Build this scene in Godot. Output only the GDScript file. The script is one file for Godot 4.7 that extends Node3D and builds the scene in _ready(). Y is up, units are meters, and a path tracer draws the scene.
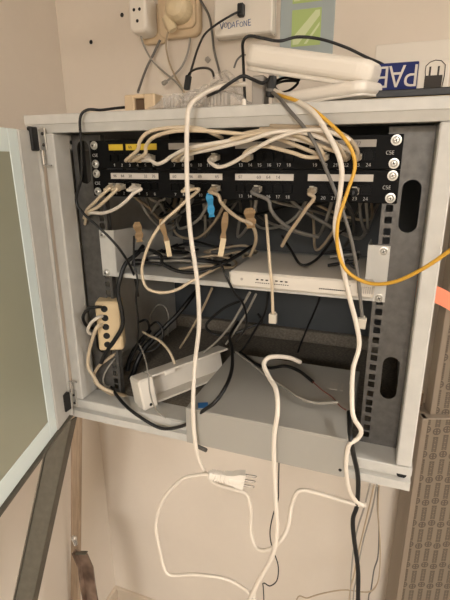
extends Node3D

const OY := 1.6          # the scene was measured from the upper patch panel; the floor lies 1.6 m below it
var M := {}
var taken := {}
var rng := RandomNumberGenerator.new()

func V(x: float, y: float, z: float) -> Vector3:
	return Vector3(x, y + OY, z)

# ---------------------------------------------------------------- nodes
func numbered(called: String) -> String:
	var n: int = taken.get(called, 0)
	taken[called] = n + 1
	return called if n == 0 else "%s_%03d" % [called, n]

func tag(o: Node3D, label: String, category: String, group := "", kind := "") -> Node3D:
	if label: o.set_meta("label", label)
	if category: o.set_meta("category", category)
	if group: o.set_meta("group", group)
	if kind: o.set_meta("kind", kind)
	return o

func thing(called: String, label: String, category: String, at := Vector3.ZERO, group := "") -> Node3D:
	var o := Node3D.new()
	o.name = numbered(called)
	add_child(o)
	o.position = at
	return tag(o, label, category, group)

func part(parent: Node3D, called: String, mesh: Mesh, m: Material, at := Vector3.ZERO, b := Basis()) -> MeshInstance3D:
	var o := MeshInstance3D.new()
	o.name = called
	o.mesh = mesh
	o.material_override = m
	o.transform = Transform3D(b, at)
	parent.add_child(o, true)
	return o

func solo(called: String, label: String, category: String, mesh: Mesh, m: Material, at := Vector3.ZERO, b := Basis(), group := "") -> MeshInstance3D:
	var o := part(self, numbered(called), mesh, m, at, b)
	tag(o, label, category, group)
	return o

func struct(called: String, mesh: Mesh, m: Material, at: Vector3, label: String) -> MeshInstance3D:
	var o := part(self, called, mesh, m, at)
	tag(o, label, "", "", "structure")
	return o

func rot(x: float, y: float, z: float) -> Basis:
	return Basis.from_euler(Vector3(deg_to_rad(x), deg_to_rad(y), deg_to_rad(z)))

# ---------------------------------------------------------------- meshes
func start() -> SurfaceTool:
	var st := SurfaceTool.new()
	st.begin(Mesh.PRIMITIVE_TRIANGLES)
	return st

func tri(st: SurfaceTool, a: Vector3, b: Vector3, c: Vector3, out: Vector3) -> void:
	var n := (b - a).cross(c - a)
	if n.length() < 1e-14: return
	if n.dot(out) > 0.0:
		var t := b; b = c; c = t
	else:
		n = -n
	st.set_normal(n.normalized())
	for p: Vector3 in [a, b, c]:
		st.set_uv(Vector2(p.x, -p.y))
		st.add_vertex(p)

func quad(st: SurfaceTool, a: Vector3, b: Vector3, c: Vector3, d: Vector3, out: Vector3) -> void:
	tri(st, a, b, c, out)
	tri(st, a, c, d, out)

func add_box(st: SurfaceTool, size: Vector3, bevel := 0.0, at := Vector3.ZERO, bs := Basis()) -> void:
	var h := size / 2.0
	var e := minf(bevel, minf(h.x, minf(h.y, h.z)) * 0.98)
	var corner := func(s: Vector3, axis: int) -> Vector3:
		var p := s * (h - Vector3(e, e, e))
		p[axis] = s[axis] * h[axis]
		return bs * p + at
	for axis in 3:
		var u := (axis + 1) % 3
		var w := (axis + 2) % 3
		for sg: float in [-1.0, 1.0]:
			var q: Array[Vector3] = []
			for k: Array in [[-1, -1], [1, -1], [1, 1], [-1, 1]]:
				var s := Vector3.ZERO
				s[axis] = sg; s[u] = k[0]; s[w] = k[1]
				q.append(corner.call(s, axis))
			var n := Vector3.ZERO
			n[axis] = sg
			quad(st, q[0], q[1], q[2], q[3], bs * n)
	if e <= 0.0: return
	for axis in 3:
		var u := (axis + 1) % 3
		var w := (axis + 2) % 3
		for su: float in [-1.0, 1.0]:
			for sw: float in [-1.0, 1.0]:
				var s0 := Vector3.ZERO
				s0[axis] = -1; s0[u] = su; s0[w] = sw
				var s1 := s0
				s1[axis] = 1
				var n := Vector3.ZERO
				n[u] = su; n[w] = sw
				quad(st, corner.call(s0, u), corner.call(s1, u), corner.call(s1, w), corner.call(s0, w), bs * n)
	for sx: float in [-1.0, 1.0]:
		for sy: float in [-1.0, 1.0]:
			for sz: float in [-1.0, 1.0]:
				var s := Vector3(sx, sy, sz)
				tri(st, corner.call(s, 0), corner.call(s, 1), corner.call(s, 2), bs * s)

func box(x: float, y: float, z: float, bevel := 0.0) -> ArrayMesh:
	var st := start()
	add_box(st, Vector3(x, y, z), bevel)
	return st.commit()

# box between two corners, in the thing's own axes
func add_span(st: SurfaceTool, a: Vector3, b: Vector3, bevel := 0.0) -> void:
	add_box(st, (b - a).abs(), bevel, (a + b) / 2.0)

func span(a: Vector3, b: Vector3, bevel := 0.0) -> ArrayMesh:
	var st := start()
	add_span(st, a, b, bevel)
	return st.commit()

func round_rect(w: float, h: float, r: float, seg := 6) -> PackedVector2Array:
	var pts := PackedVector2Array()
	r = minf(r, minf(w, h) * 0.499)
	for k in 4:
		var c := Vector2([1, -1, -1, 1][k] * (w / 2 - r), [1, 1, -1, -1][k] * (h / 2 - r))
		for i in seg + 1:
			pts.append(c + Vector2.from_angle(PI / 2 * (k + float(i) / seg)) * r)
	return pts

# rounded slab, thickness along z, with a soft edge of size e
func add_slab(st: SurfaceTool, w: float, h: float, d: float, r: float, e: float, at := Vector3.ZERO, bs := Basis(), taper := 1.0) -> void:
	var rings: Array = []
	var n := 4
	for side: int in [-1, 1]:
		for i in n + 1:
			var a := PI / 2 * (float(i) / n if side < 0 else 1.0 - float(i) / n)
			var inset := e * (1.0 - sin(a))
			var z := side * (d / 2 - e + e * cos(a))
			var ring := PackedVector3Array()
			var k := taper if side > 0 else 1.0
			for p in round_rect(w - 2 * inset, h - 2 * inset, maxf(r - inset, 0.0004)):
				ring.append(bs * Vector3(p.x * k, p.y * k, z) + at)
			rings.append(ring)
	var first: PackedVector3Array = rings[0]
	var last: PackedVector3Array = rings[-1]
	for i in first.size():
		var j := (i + 1) % first.size()
		tri(st, bs * Vector3(0, 0, -d / 2) + at, first[i], first[j], bs * Vector3(0, 0, -1))
		tri(st, bs * Vector3(0, 0, d / 2) + at, last[i], last[j], bs * Vector3(0, 0, 1))
		for k in rings.size() - 1:
			var a: Vector3 = rings[k][i]
			var b: Vector3 = rings[k][j]
			var c: Vector3 = rings[k + 1][j]
			var dd: Vector3 = rings[k + 1][i]
			var out := (a + c) / 2 - at
			out = bs * ((bs.inverse() * out) * Vector3(1.0 / w, 1.0 / h, 1.0 / d))
			quad(st, a, b, c, dd, out)

func slab(w: float, h: float, d: float, r: float, e: float, taper := 1.0) -> ArrayMesh:
	var st := start()
	add_slab(st, w, h, d, r, e, Vector3.ZERO, Basis(), taper)
	return st.commit()

# outline in (x, y) pushed along z from z0 to z1
func add_prism(st: SurfaceTool, pts: PackedVector2Array, z0: float, z1: float, bs := Basis(), at := Vector3.ZERO) -> void:
	if Geometry2D.is_polygon_clockwise(pts): pts.reverse()
	var ids := Geometry2D.triangulate_polygon(pts)
	for k in range(0, ids.size(), 3):
		for z: float in [z0, z1]:
			var q: Array[Vector3] = []
			for i in 3:
				q.append(bs * Vector3(pts[ids[k + i]].x, pts[ids[k + i]].y, z) + at)
			tri(st, q[0], q[1], q[2], bs * Vector3(0, 0, signf(z - (z0 + z1) / 2)))
	for i in pts.size():
		var a := pts[i]
		var b := pts[(i + 1) % pts.size()]
		var e := (b - a).orthogonal() * -1.0
		var out := Vector3(-e.x, -e.y, 0)
		# counter-clockwise outline: the outside lies to the right of each edge
		out = Vector3((b - a).y, -(b - a).x, 0)
		quad(st, bs * Vector3(a.x, a.y, z0) + at, bs * Vector3(b.x, b.y, z0) + at, bs * Vector3(b.x, b.y, z1) + at, bs * Vector3(a.x, a.y, z1) + at, bs * out)

func prism(pts: PackedVector2Array, z0: float, z1: float, bs := Basis()) -> ArrayMesh:
	var st := start()
	add_prism(st, pts, z0, z1, bs)
	return st.commit()

# profile of (radius, height) turned about the local y axis
func add_lathe(st: SurfaceTool, prof: PackedVector2Array, seg := 16, bs := Basis(), at := Vector3.ZERO) -> void:
	for i in seg:
		var a0 := TAU * i / seg
		var a1 := TAU * (i + 1) / seg
		for k in prof.size() - 1:
			var p := prof[k]
			var q := prof[k + 1]
			var mid := (a0 + a1) / 2
			var nn := Vector2((q - p).y, -(q - p).x)
			var out := Vector3(cos(mid) * nn.x, nn.y, sin(mid) * nn.x)
			quad(st, bs * Vector3(cos(a0) * p.x, p.y, sin(a0) * p.x) + at, bs * Vector3(cos(a1) * p.x, p.y, sin(a1) * p.x) + at,
				bs * Vector3(cos(a1) * q.x, q.y, sin(a1) * q.x) + at, bs * Vector3(cos(a0) * q.x, q.y, sin(a0) * q.x) + at, bs * out)

func lathe(prof: PackedVector2Array, seg := 16, bs := Basis()) -> ArrayMesh:
	var st := start()
	add_lathe(st, prof, seg, bs)
	return st.commit()

func smooth_path(p: PackedVector3Array, steps := 7) -> PackedVector3Array:
	var out := PackedVector3Array()
	for i in p.size() - 1:
		var a := p[maxi(i - 1, 0)]
		var d := p[mini(i + 2, p.size() - 1)]
		for k in steps:
			out.append(p[i].cubic_interpolate(p[i + 1], a, d, float(k) / steps))
	out.append(p[-1])
	return out

func add_tube(st: SurfaceTool, path: PackedVector3Array, r: float, sides := 8) -> void:
	var up := Vector3(0.31, 0.2, 0.93)
	var before := PackedVector3Array()
	var nb := PackedVector3Array()
	for i in path.size():
		var t := (path[mini(i + 1, path.size() - 1)] - path[maxi(i - 1, 0)]).normalized()
		if absf(t.dot(up)) > 0.97: up = Vector3(t.y, t.z, t.x)
		var u := (up - t * up.dot(t)).normalized()
		up = u
		var w := t.cross(u)
		var ring := PackedVector3Array()
		var nr := PackedVector3Array()
		for k in sides:
			var n := u * cos(TAU * k / sides) + w * sin(TAU * k / sides)
			nr.append(n)
			ring.append(path[i] + n * r)
		if i:
			for k in sides:
				var j := (k + 1) % sides
				var q := [before[k], before[j], ring[j], before[k], ring[j], ring[k]]
				var nn := [nb[k], nb[j], nr[j], nb[k], nr[j], nr[k]]
				var cw: bool = (q[1] - q[0]).cross(q[2] - q[0]).dot(nb[k]) < 0.0
				for m: int in ([0, 1, 2, 3, 4, 5] if cw else [0, 2, 1, 3, 5, 4]):
					st.set_normal(nn[m])
					st.set_uv(Vector2(float(k) / sides, float(i)))
					st.add_vertex(q[m])
		if i == 0 or i == path.size() - 1:
			for k in sides:
				tri(st, path[i], ring[k], ring[(k + 1) % sides], t * (-1.0 if i == 0 else 1.0))
		before = ring
		nb = nr

func tube(p: Array, r: float, sides := 8, steps := 7) -> ArrayMesh:
	var st := start()
	add_tube(st, smooth_path(PackedVector3Array(p), steps), r, sides)
	return st.commit()

func add_text(st: SurfaceTool, words: String, height: float, at: Vector3, bs := Basis(), font := "Droid Sans") -> void:
	var f := SystemFont.new()
	f.font_names = PackedStringArray([font])
	var tm := TextMesh.new()
	tm.text = words
	tm.font = f
	tm.font_size = 32
	tm.pixel_size = height / 23.0
	tm.depth = 0.0004
	tm.curve_step = 2.0
	st.append_from(tm, 0, Transform3D(bs, at))

# ---------------------------------------------------------------- materials
func mat(called: String, c: Color, rough := 0.6, metal := 0.0) -> StandardMaterial3D:
	var m := StandardMaterial3D.new()
	m.resource_name = called
	m.albedo_color = c
	m.roughness = rough
	m.metallic = metal
	M[called] = m
	return m

func noise_map(freq: float, a: Color, b: Color, size := 512, octaves := 4, sd := 1) -> NoiseTexture2D:
	var n := FastNoiseLite.new()
	n.seed = sd
	n.frequency = freq
	n.fractal_octaves = octaves
	var t := NoiseTexture2D.new()
	t.width = size; t.height = size
	t.seamless = true
	t.noise = n
	var g := Gradient.new()
	g.set_color(0, a); g.set_color(1, b)
	t.color_ramp = g
	return t

func grain(m: StandardMaterial3D, scale: float, freq: float, low: float, sd := 1) -> void:
	m.albedo_texture = noise_map(freq, Color(low, low, low), Color.WHITE, 512, 5, sd)
	m.uv1_triplanar = true
	m.uv1_world_triplanar = true
	m.uv1_scale = Vector3.ONE * scale

func film_print() -> ImageTexture:
	# protective film printed with a round emblem and an upright word, staggered from column to column
	var w := 128
	var h := 256
	var im := Image.create(w, h, false, Image.FORMAT_RGBA8)
	im.fill(Color(0.47, 0.42, 0.36))
	var ink := Color(0.32, 0.275, 0.23)
	for col in 2:
		var cx := 32 + 64 * col
		var oy := 0 if col == 0 else 22
		for y in h:
			for x in range(cx - 31, cx + 31):
				var yy := (y - oy + h) % h
				var d := Vector2(x - cx, (yy - 210) * 0.726).length()
				var on := false
				if d < 26 and d > 17: on = true
				if d < 17 and (absi(x - cx) < 6 or absi(yy - 210) < 6): on = true
				if yy > 8 and yy < 166 and absi(x - cx) < 17:
					var k := (yy - 14) % 20
					on = k < 17 and (absi(x - cx) > 4 or k < 7 or (k > 10 and ((yy - 14) / 20) % 2 == 0))
				if on: im.set_pixel(x, y, ink)
	return ImageTexture.create_from_image(im)

func materials() -> void:
	var m := mat("wall_paint", Color(0.87, 0.825, 0.765), 0.85)
	grain(m, 0.5, 0.008, 0.96)
	m = mat("ceiling_paint", Color(0.74, 0.71, 0.67), 0.9)
	m = mat("floor_tile", Color(0.55, 0.52, 0.48), 0.5)
	grain(m, 1.2, 0.02, 0.8)
	m = mat("skirting", Color(0.78, 0.72, 0.64), 0.5)
	m = mat("cabinet_paint", Color(0.785, 0.775, 0.745), 0.45)
	grain(m, 3.0, 0.02, 0.95)
	m = mat("back_grey", Color(0.25, 0.26, 0.265), 0.6)
	m = mat("brown_grey", Color(0.52, 0.48, 0.42), 0.85)  # mottled brownish grey, darker than the cabinet paint, for floor and back rib
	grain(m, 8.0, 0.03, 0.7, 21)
	m = mat("galvanised", Color(0.41, 0.40, 0.385), 0.5, 0.55)
	grain(m, 6.0, 0.02, 0.82, 4)
	m = mat("screw_steel", Color(0.80, 0.79, 0.76), 0.35, 0.75)
	m = mat("chrome", Color(0.85, 0.84, 0.82), 0.2, 0.9)
	m = mat("dark_slot", Color(0.05, 0.05, 0.05), 0.8)
	m = mat("panel_black", Color(0.035, 0.034, 0.033), 0.6)
	m.metallic_specular = 0.25
	m = mat("port_black", Color(0.02, 0.02, 0.02), 0.5)
	m.metallic_specular = 0.25
	m = mat("print_white", Color(0.75, 0.74, 0.72), 0.7)
	m = mat("label_white", Color(0.80, 0.77, 0.73), 0.6)
	m = mat("label_grey", Color(0.66, 0.63, 0.59), 0.6)
	m = mat("label_yellow", Color(0.83, 0.70, 0.18), 0.6)
	m = mat("ink_dark", Color(0.22, 0.2, 0.18), 0.8)
	m = mat("cable_white", Color(0.86, 0.82, 0.76), 0.45)
	m = mat("cable_cream", Color(0.80, 0.73, 0.62), 0.5)
	m = mat("cable_beige", Color(0.66, 0.59, 0.49), 0.5)
	m = mat("cable_grey", Color(0.40, 0.385, 0.36), 0.5)
	m = mat("cable_pale_grey", Color(0.58, 0.56, 0.52), 0.5)
	m = mat("cable_black", Color(0.04, 0.04, 0.04), 0.45)
	m = mat("cable_yellow", Color(0.82, 0.63, 0.20), 0.45)
	m = mat("cable_red", Color(0.42, 0.22, 0.17), 0.5)
	m = mat("plug_clear", Color(0.78, 0.75, 0.69), 0.25)
	m = mat("plastic_white", Color(0.88, 0.85, 0.80), 0.4)
	m = mat("plastic_shell", Color(0.84, 0.81, 0.76), 0.45)
	m = mat("plastic_cream", Color(0.83, 0.76, 0.62), 0.45)
	m = mat("plastic_beige", Color(0.80, 0.71, 0.58), 0.5)
	m = mat("cream_block", Color(0.80, 0.71, 0.56), 0.5)
	m = mat("plastic_black", Color(0.05, 0.05, 0.05), 0.5)
	m = mat("box_paint", Color(0.625, 0.61, 0.575), 0.5)
	m = mat("tape_blue", Color(0.16, 0.36, 0.55), 0.5)
	m = mat("tag_blue", Color(0.20, 0.56, 0.74), 0.6)
	m = mat("tag_brown", Color(0.54, 0.44, 0.31), 0.7)
	m = mat("tag_paper", Color(0.80, 0.73, 0.60), 0.8)
	m = mat("carton_white", Color(0.85, 0.82, 0.77), 0.7)
	m = mat("carton_blue", Color(0.05, 0.11, 0.36), 0.75)
	m = mat("book_black", Color(0.05, 0.05, 0.05), 0.5)
	m = mat("paper_cream", Color(0.80, 0.68, 0.45), 0.8)
	m = mat("marker_blue", Color(0.16, 0.30, 0.50), 0.7)
	m = mat("frame_blue_grey", Color(0.62, 0.66, 0.66), 0.6)
	m = mat("card_green", Color(0.66, 0.74, 0.46), 0.6)
	m = mat("card_stripe", Color(0.80, 0.84, 0.66), 0.6)
	m = mat("glass_edge", Color(0.90, 0.95, 0.94), 0.2)
	m = mat("glass_frost", Color(0.66, 0.665, 0.58, 0.85), 0.3)
	m.transparency = BaseMaterial3D.TRANSPARENCY_ALPHA
	m = mat("strut_metal", Color(0.40, 0.38, 0.33), 0.55, 0.2)
	grain(m, 5.0, 0.02, 0.85, 7)
	m = mat("plank_wood", Color(0.72, 0.63, 0.53), 0.75)
	m.albedo_texture = noise_map(0.03, Color(0.8, 0.8, 0.8), Color.WHITE, 256, 4, 9)
	m.uv1_triplanar = true
	m.uv1_scale = Vector3(14, 1.2, 14)
	m = mat("crate_wood", Color(0.40, 0.31, 0.22), 0.8)
	m = mat("rusty_steel", Color(0.66, 0.57, 0.50), 0.4, 0.25)
	m.albedo_texture = noise_map(0.02, Color(0.30, 0.24, 0.20), Color.WHITE, 256, 3, 3)
	m.uv1_triplanar = true
	m.uv1_scale = Vector3.ONE * 2.5
	m = mat("film", Color(1, 1, 1), 0.45)
	m.albedo_texture = film_print()
	m.uv1_scale = Vector3(1.0 / 0.042, 1.0 / 0.061, 1)
	m = mat("film_margin", Color(0.51, 0.455, 0.39), 0.5)
	m = mat("tape_orange", Color(0.92, 0.53, 0.40), 0.6)
	m = mat("bag", Color(0.92, 0.89, 0.85, 0.3), 0.27)
	m.transparency = BaseMaterial3D.TRANSPARENCY_ALPHA
	m = mat("lamp_glow", Color(1, 0.93, 0.82), 0.5)
	m.emission_enabled = true
	m.emission = Color(1, 0.9, 0.76)
	m.emission_energy_multiplier = 2.0

# ---------------------------------------------------------------- camera and light
func camera_and_light() -> void:
	var cam := Camera3D.new()
	cam.name = "camera"
	add_child(cam)
	cam.position = V(0.2371, -0.00776, 0.6575)
	cam.rotation = Vector3(-0.30508, 0.35509, -0.00559)
	cam.fov = 67.65
	cam.near = 0.02
	cam.current = true
	var e := Environment.new()
	e.background_mode = Environment.BG_COLOR
	e.background_color = Color(0.05, 0.05, 0.055)
	e.tonemap_mode = Environment.TONE_MAPPER_LINEAR
	e.tonemap_exposure = 1.0
	e.sdfgi_enabled = true
	e.ssao_enabled = true
	e.ssil_enabled = true
	var we := WorldEnvironment.new()
	we.name = "environment"
	we.environment = e
	add_child(we)
	ceiling_lamp(V(0.5, 0.72, 2.8), 9.4, "square ceiling lamp panel behind the viewer")
	ceiling_lamp(V(1.9, 0.72, 0.35), 3.4, "added square lamp panel right of the cabinet, brightening the left wall")  # out-of-view lamp, added to brighten the left wall

func ceiling_lamp(at: Vector3, power: float, label: String) -> void:
	var o := thing("ceiling_lamp", label, "lamp", at)
	part(o, "housing", box(0.66, 0.04, 0.66, 0.005), M.plastic_white, Vector3(0, 0.024, 0))
	part(o, "diffuser", box(0.6, 0.01, 0.6, 0.003), M.lamp_glow, Vector3(0, 0.0, 0))
	var l := AreaLight3D.new()
	l.name = "lamp_light"
	l.area_size = Vector2(0.6, 0.6)
	l.light_color = Color(1.0, 0.995, 0.992)
	l.light_energy = power
	l.shadow_enabled = true
	o.add_child(l)
	l.position = Vector3(0, -0.012, 0)
	l.rotation = Vector3(-PI / 2, 0, 0)

# ---------------------------------------------------------------- the room
func room() -> void:
	var t := 0.1
	var x0 := -0.6; var x1 := 2.4; var z0 := -0.4; var z1 := 3.2; var y0 := -1.6; var y1 := 0.77
	struct("wall_back", span(V(x0 - t, y0 - t, z0 - t), V(x1 + t, y1 + t, z0)), M.wall_paint, Vector3.ZERO, "cream painted wall behind the network cabinet")
	struct("wall_left", span(V(x0 - t, y0 - t, z0), V(x0, y1 + t, z1)), M.wall_paint, Vector3.ZERO, "cream painted side wall left of the cabinet")
	struct("wall_right", span(V(x1, y0 - t, z0), V(x1 + t, y1 + t, z1)), M.wall_paint, Vector3.ZERO, "cream painted wall right of the view")
	struct("wall_front", span(V(x0 - t, y0 - t, z1), V(x1 + t, y1 + t, z1 + t)), M.wall_paint, Vector3.ZERO, "cream painted wall behind the viewer")
	struct("floor", span(V(x0, y0 - t, z0), V(x1, y0, z1)), M.floor_tile, Vector3.ZERO, "brown floor of the room")
	struct("ceiling", span(V(x0, y1, z0), V(x1, y1 + t, z1)), M.ceiling_paint, Vector3.ZERO, "off-white ceiling of the room")
	struct("baseboard_back", span(V(x0 + 0.012, y0, z0), V(x1, y0 + 0.07, z0 + 0.012), 0.002), M.skirting, Vector3.ZERO, "low skirting along the back wall")
	struct("baseboard_left", span(V(x0, y0, z0), V(x0 + 0.012, y0 + 0.07, z1), 0.002), M.skirting, Vector3.ZERO, "low skirting along the left wall")
	for p: Vector3 in [V(-0.505, 0.2702, -0.4), V(-0.4117, 0.3195, -0.4)]:
		solo("wall_hole", "dark screw hole in the wall beside the white wall adaptor" if p.x > -0.45 else "dark screw hole in the bare wall, farther left and lower than the other", "hole",
			lathe(PackedVector2Array([Vector2(0.0, 0.0006), Vector2(0.0042, 0.0006), Vector2(0.005, 0.0)]), 12, rot(90, 0, 0)), M.dark_slot, p)

# ---------------------------------------------------------------- the cabinet
func stadium(w: float, h: float, n := 8) -> PackedVector2Array:
	return round_rect(w, h, w * 0.4999, n)

# plate in z [-t, 0] from (x0, y0) to (x1, y1) with holes, one above the other in each column
func add_plate(st: SurfaceTool, x0: float, y0: float, x1: float, y1: float, t: float, holes: Array) -> void:
	# every hole is [centre, outline]; holes must lie in strips that do not share an x range
	holes.sort_custom(func(a, b): return a[0].y < b[0].y)
	var y := y0
	for h: Array in holes:
		var lo := 1e9; var hi := -1e9
		for p: Vector2 in h[1]:
			lo = minf(lo, p.y); hi = maxf(hi, p.y)
		lo += h[0].y - 0.0012; hi += h[0].y + 0.0012
		if lo > y: add_span(st, Vector3(x0, y, -t), Vector3(x1, lo, 0))
		ring_plate(st, x0, lo, x1, hi, t, h[0], h[1])
		y = hi
	if y1 > y: add_span(st, Vector3(x0, y, -t), Vector3(x1, y1, 0))

func ring_plate(st: SurfaceTool, x0: float, y0: float, x1: float, y1: float, t: float, c: Vector2, outline: PackedVector2Array) -> void:
	# between the hole's outline and the rectangle: each outline point reaches out to the border along its direction
	var ps: Array = []
	for p in outline: ps.append([p.angle(), p])
	for q: Vector2 in [Vector2(x0, y0), Vector2(x1, y0), Vector2(x1, y1), Vector2(x0, y1)]:
		var a := (q - c).angle()
		var best := Vector2.ZERO
		for i in outline.size():
			var hit = Geometry2D.segment_intersects_segment(Vector2.ZERO, Vector2.from_angle(a) * 9.0, outline[i], outline[(i + 1) % outline.size()])
			if hit != null: best = hit
		ps.append([a, best])
	ps.sort_custom(func(a, b): return a[0] < b[0])
	for i in ps.size():
		var p0: Vector2 = c + ps[i][1]
		var p1: Vector2 = c + ps[(i + 1) % ps.size()][1]
		var q: Array = []
		for k: int in [i, (i + 1) % ps.size()]:
			var d := Vector2.from_angle(ps[k][0])
			var f := 1e9
			if d.x > 1e-6: f = minf(f, (x1 - c.x) / d.x)
			if d.x < -1e-6: f = minf(f, (x0 - c.x) / d.x)
			if d.y > 1e-6: f = minf(f, (y1 - c.y) / d.y)
			if d.y < -1e-6: f = minf(f, (y0 - c.y) / d.y)
			q.append(c + d * f)
		for z: float in [-t, 0.0]:
			quad(st, Vector3(p0.x, p0.y, z), Vector3(p1.x, p1.y, z), Vector3(q[1].x, q[1].y, z), Vector3(q[0].x, q[0].y, z), Vector3(0, 0, 1 if z == 0.0 else -1))
		var mid := c - (p0 + p1) / 2
		quad(st, Vector3(p0.x, p0.y, 0), Vector3(p1.x, p1.y, 0), Vector3(p1.x, p1.y, -t), Vector3(p0.x, p0.y, -t), Vector3(mid.x, mid.y, 0))

func rail_mesh(s: float) -> ArrayMesh:
	var st := start()
	var sq := round_rect(0.0095, 0.0095, 0.0006, 1)
	var holes: Array = []
	var y := 0.0222 + 0.015875 - 0.0222
	var u := 0
	while y > -0.44:
		holes.append([Vector2(s * 0.2325, y), sq])
		y -= [0.015875, 0.015875, 0.0127][u % 3]
		u += 1
	add_plate(st, minf(s * 0.2225, s * 0.2425), -0.452, maxf(s * 0.2225, s * 0.2425), 0.031, 0.002, holes)
	var slots: Array = []
	for c: float in ([-0.07, -0.325] if s > 0 else [-0.012, -0.325]):
		slots.append([Vector2(s * 0.258, c), stadium(0.024, 0.07)])
	add_plate(st, minf(s * 0.2425, s * 0.279), -0.452, maxf(s * 0.2425, s * 0.279), 0.031, 0.002, slots)
	add_span(st, Vector3(s * 0.277, -0.452, -0.03), Vector3(s * 0.279, 0.031, -0.002))
	add_span(st, Vector3(s * 0.2225, -0.452, -0.012), Vector3(s * 0.2240, 0.031, -0.002))
	return st.commit()

func screw_mesh() -> ArrayMesh:
	var st := start()
	var b := rot(90, 0, 0)
	add_lathe(st, PackedVector2Array([Vector2(0.0068, 0.0), Vector2(0.0066, 0.0012), Vector2(0.0048, 0.0014), Vector2(0.0046, 0.0034), Vector2(0.0030, 0.0044), Vector2(0.0, 0.0046)]), 16, b)
	return st.commit()

func add_screw(parent: Node3D, at: Vector3) -> void:
	var s := part(parent, "screw", M_screw, M.screw_steel, at)
	var st := start()
	add_box(st, Vector3(0.005, 0.0011, 0.0006), 0.0, Vector3(0, 0, 0.0046), rot(0, 0, 20))
	add_box(st, Vector3(0.0011, 0.005, 0.0006), 0.0, Vector3(0, 0, 0.0046), rot(0, 0, 20))
	part(s, "cross_slot", st.commit(), M.dark_slot)
var M_screw: ArrayMesh

func cabinet() -> void:
	M_screw = screw_mesh()
	var o := thing("network_cabinet", "open light grey wall cabinet full of network cables", "cabinet", V(0, 0, 0))
	var p: Material = M.cabinet_paint
	# shell
	part(o, "top_panel", span(Vector3(-0.332, 0.057, -0.398), Vector3(0.332, 0.0605, 0.038), 0.001), p)
	part(o, "bottom_panel", span(Vector3(-0.298, -0.4485, -0.395), Vector3(0.298, -0.4450, -0.0005), 0.0005), M.brown_grey)
	part(o, "side_panel", span(Vector3(-0.3, -0.4435, -0.398), Vector3(-0.298, 0.057, 0.04), 0.0005), p)
	part(o, "side_panel", span(Vector3(0.298, -0.4435, -0.398), Vector3(0.3, 0.057, 0.04), 0.0005), p)
	part(o, "back_panel", span(Vector3(-0.298, -0.4435, -0.396), Vector3(0.298, 0.057, -0.393), 0.0005), M.back_grey)
	part(o, "back_rib", span(Vector3(-0.298, -0.4435, -0.393), Vector3(0.298, -0.413, -0.375), 0.002), M.brown_grey)
	# top and bottom bars of the front frame: profile in (z, y), pushed along x
	var turn := Basis(Vector3(0, 0, 1), Vector3(0, 1, 0), Vector3(-1, 0, 0))
	part(o, "top_bar", prism(PackedVector2Array([Vector2(0.03, 0.0605), Vector2(0.0435, 0.0605), Vector2(0.045, 0.059), Vector2(0.045, 0.0465), Vector2(0.0435, 0.0455), Vector2(0.039, 0.0335), Vector2(0.03, 0.033), Vector2(0.0, 0.036), Vector2(0.0, 0.040), Vector2(0.03, 0.040)]), -0.332, 0.332, turn), p)
	part(o, "bottom_bar", prism(PackedVector2Array([Vector2(0.0, -0.4435), Vector2(0.0435, -0.4435), Vector2(0.045, -0.445), Vector2(0.045, -0.456), Vector2(0.036, -0.459), Vector2(0.036, -0.467), Vector2(0.045, -0.469), Vector2(0.045, -0.483), Vector2(0.043, -0.4845), Vector2(0.0, -0.4845)]), -0.302, 0.318, turn), p)
	for s: float in [-1.0, 1.0]:
		var st := start()
		add_span(st, Vector3(s * 0.279, -0.4425, 0.005), Vector3(s * 0.3, 0.0325, 0.045), 0.0018)
		part(o, "frame_stile", st.commit(), p)
		part(o, "rack_rail", rail_mesh(s), M.galvanised, Vector3(0, 0, 0))
		st = start()
		add_span(st, Vector3(s * 0.2965, 0.008, -0.36), Vector3(s * 0.2805, 0.031, 0.004), 0.001)
		part(o, "side_strut", st.commit(), p)
		st = start()
		add_span(st, Vector3(s * 0.2965, -0.4425, -0.36), Vector3(s * 0.2805, -0.42, 0.004), 0.001)
		part(o, "side_strut", st.commit(), p)
	part(o, "lock_hole", lathe(PackedVector2Array([Vector2(0.0, 0.001), Vector2(0.006, 0.001), Vector2(0.0072, 0.0)]), 14, rot(90, 0, 0)), M.dark_slot, Vector3(0.289, -0.4625, 0.0365))
	part(o, "strut_hole", lathe(PackedVector2Array([Vector2(0.0, 0.0005), Vector2(0.003, 0.0005), Vector2(0.0035, 0.0)]), 12, rot(0, 0, -90)), M.dark_slot, Vector3(-0.2805, 0.02, 0.0))
	for k in 4:
		part(o, "cage_nut", box(0.006, 0.007, 0.008, 0.001), M.screw_steel, Vector3(-0.278 + 0.0, -0.434, -0.03 - 0.016 * k))
	# lip of the frame, bent out to the left of the box
	part(o, "catch_plate", box(0.05, 0.010, 0.002, 0.0006), p, Vector3(-0.068, -0.4495, 0.0465))
	door(o)
	part(o, "latch", box(0.022, 0.008, 0.006, 0.002), M.galvanised, Vector3(-0.035, -0.489, 0.046), rot(0, 0, -14))

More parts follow.
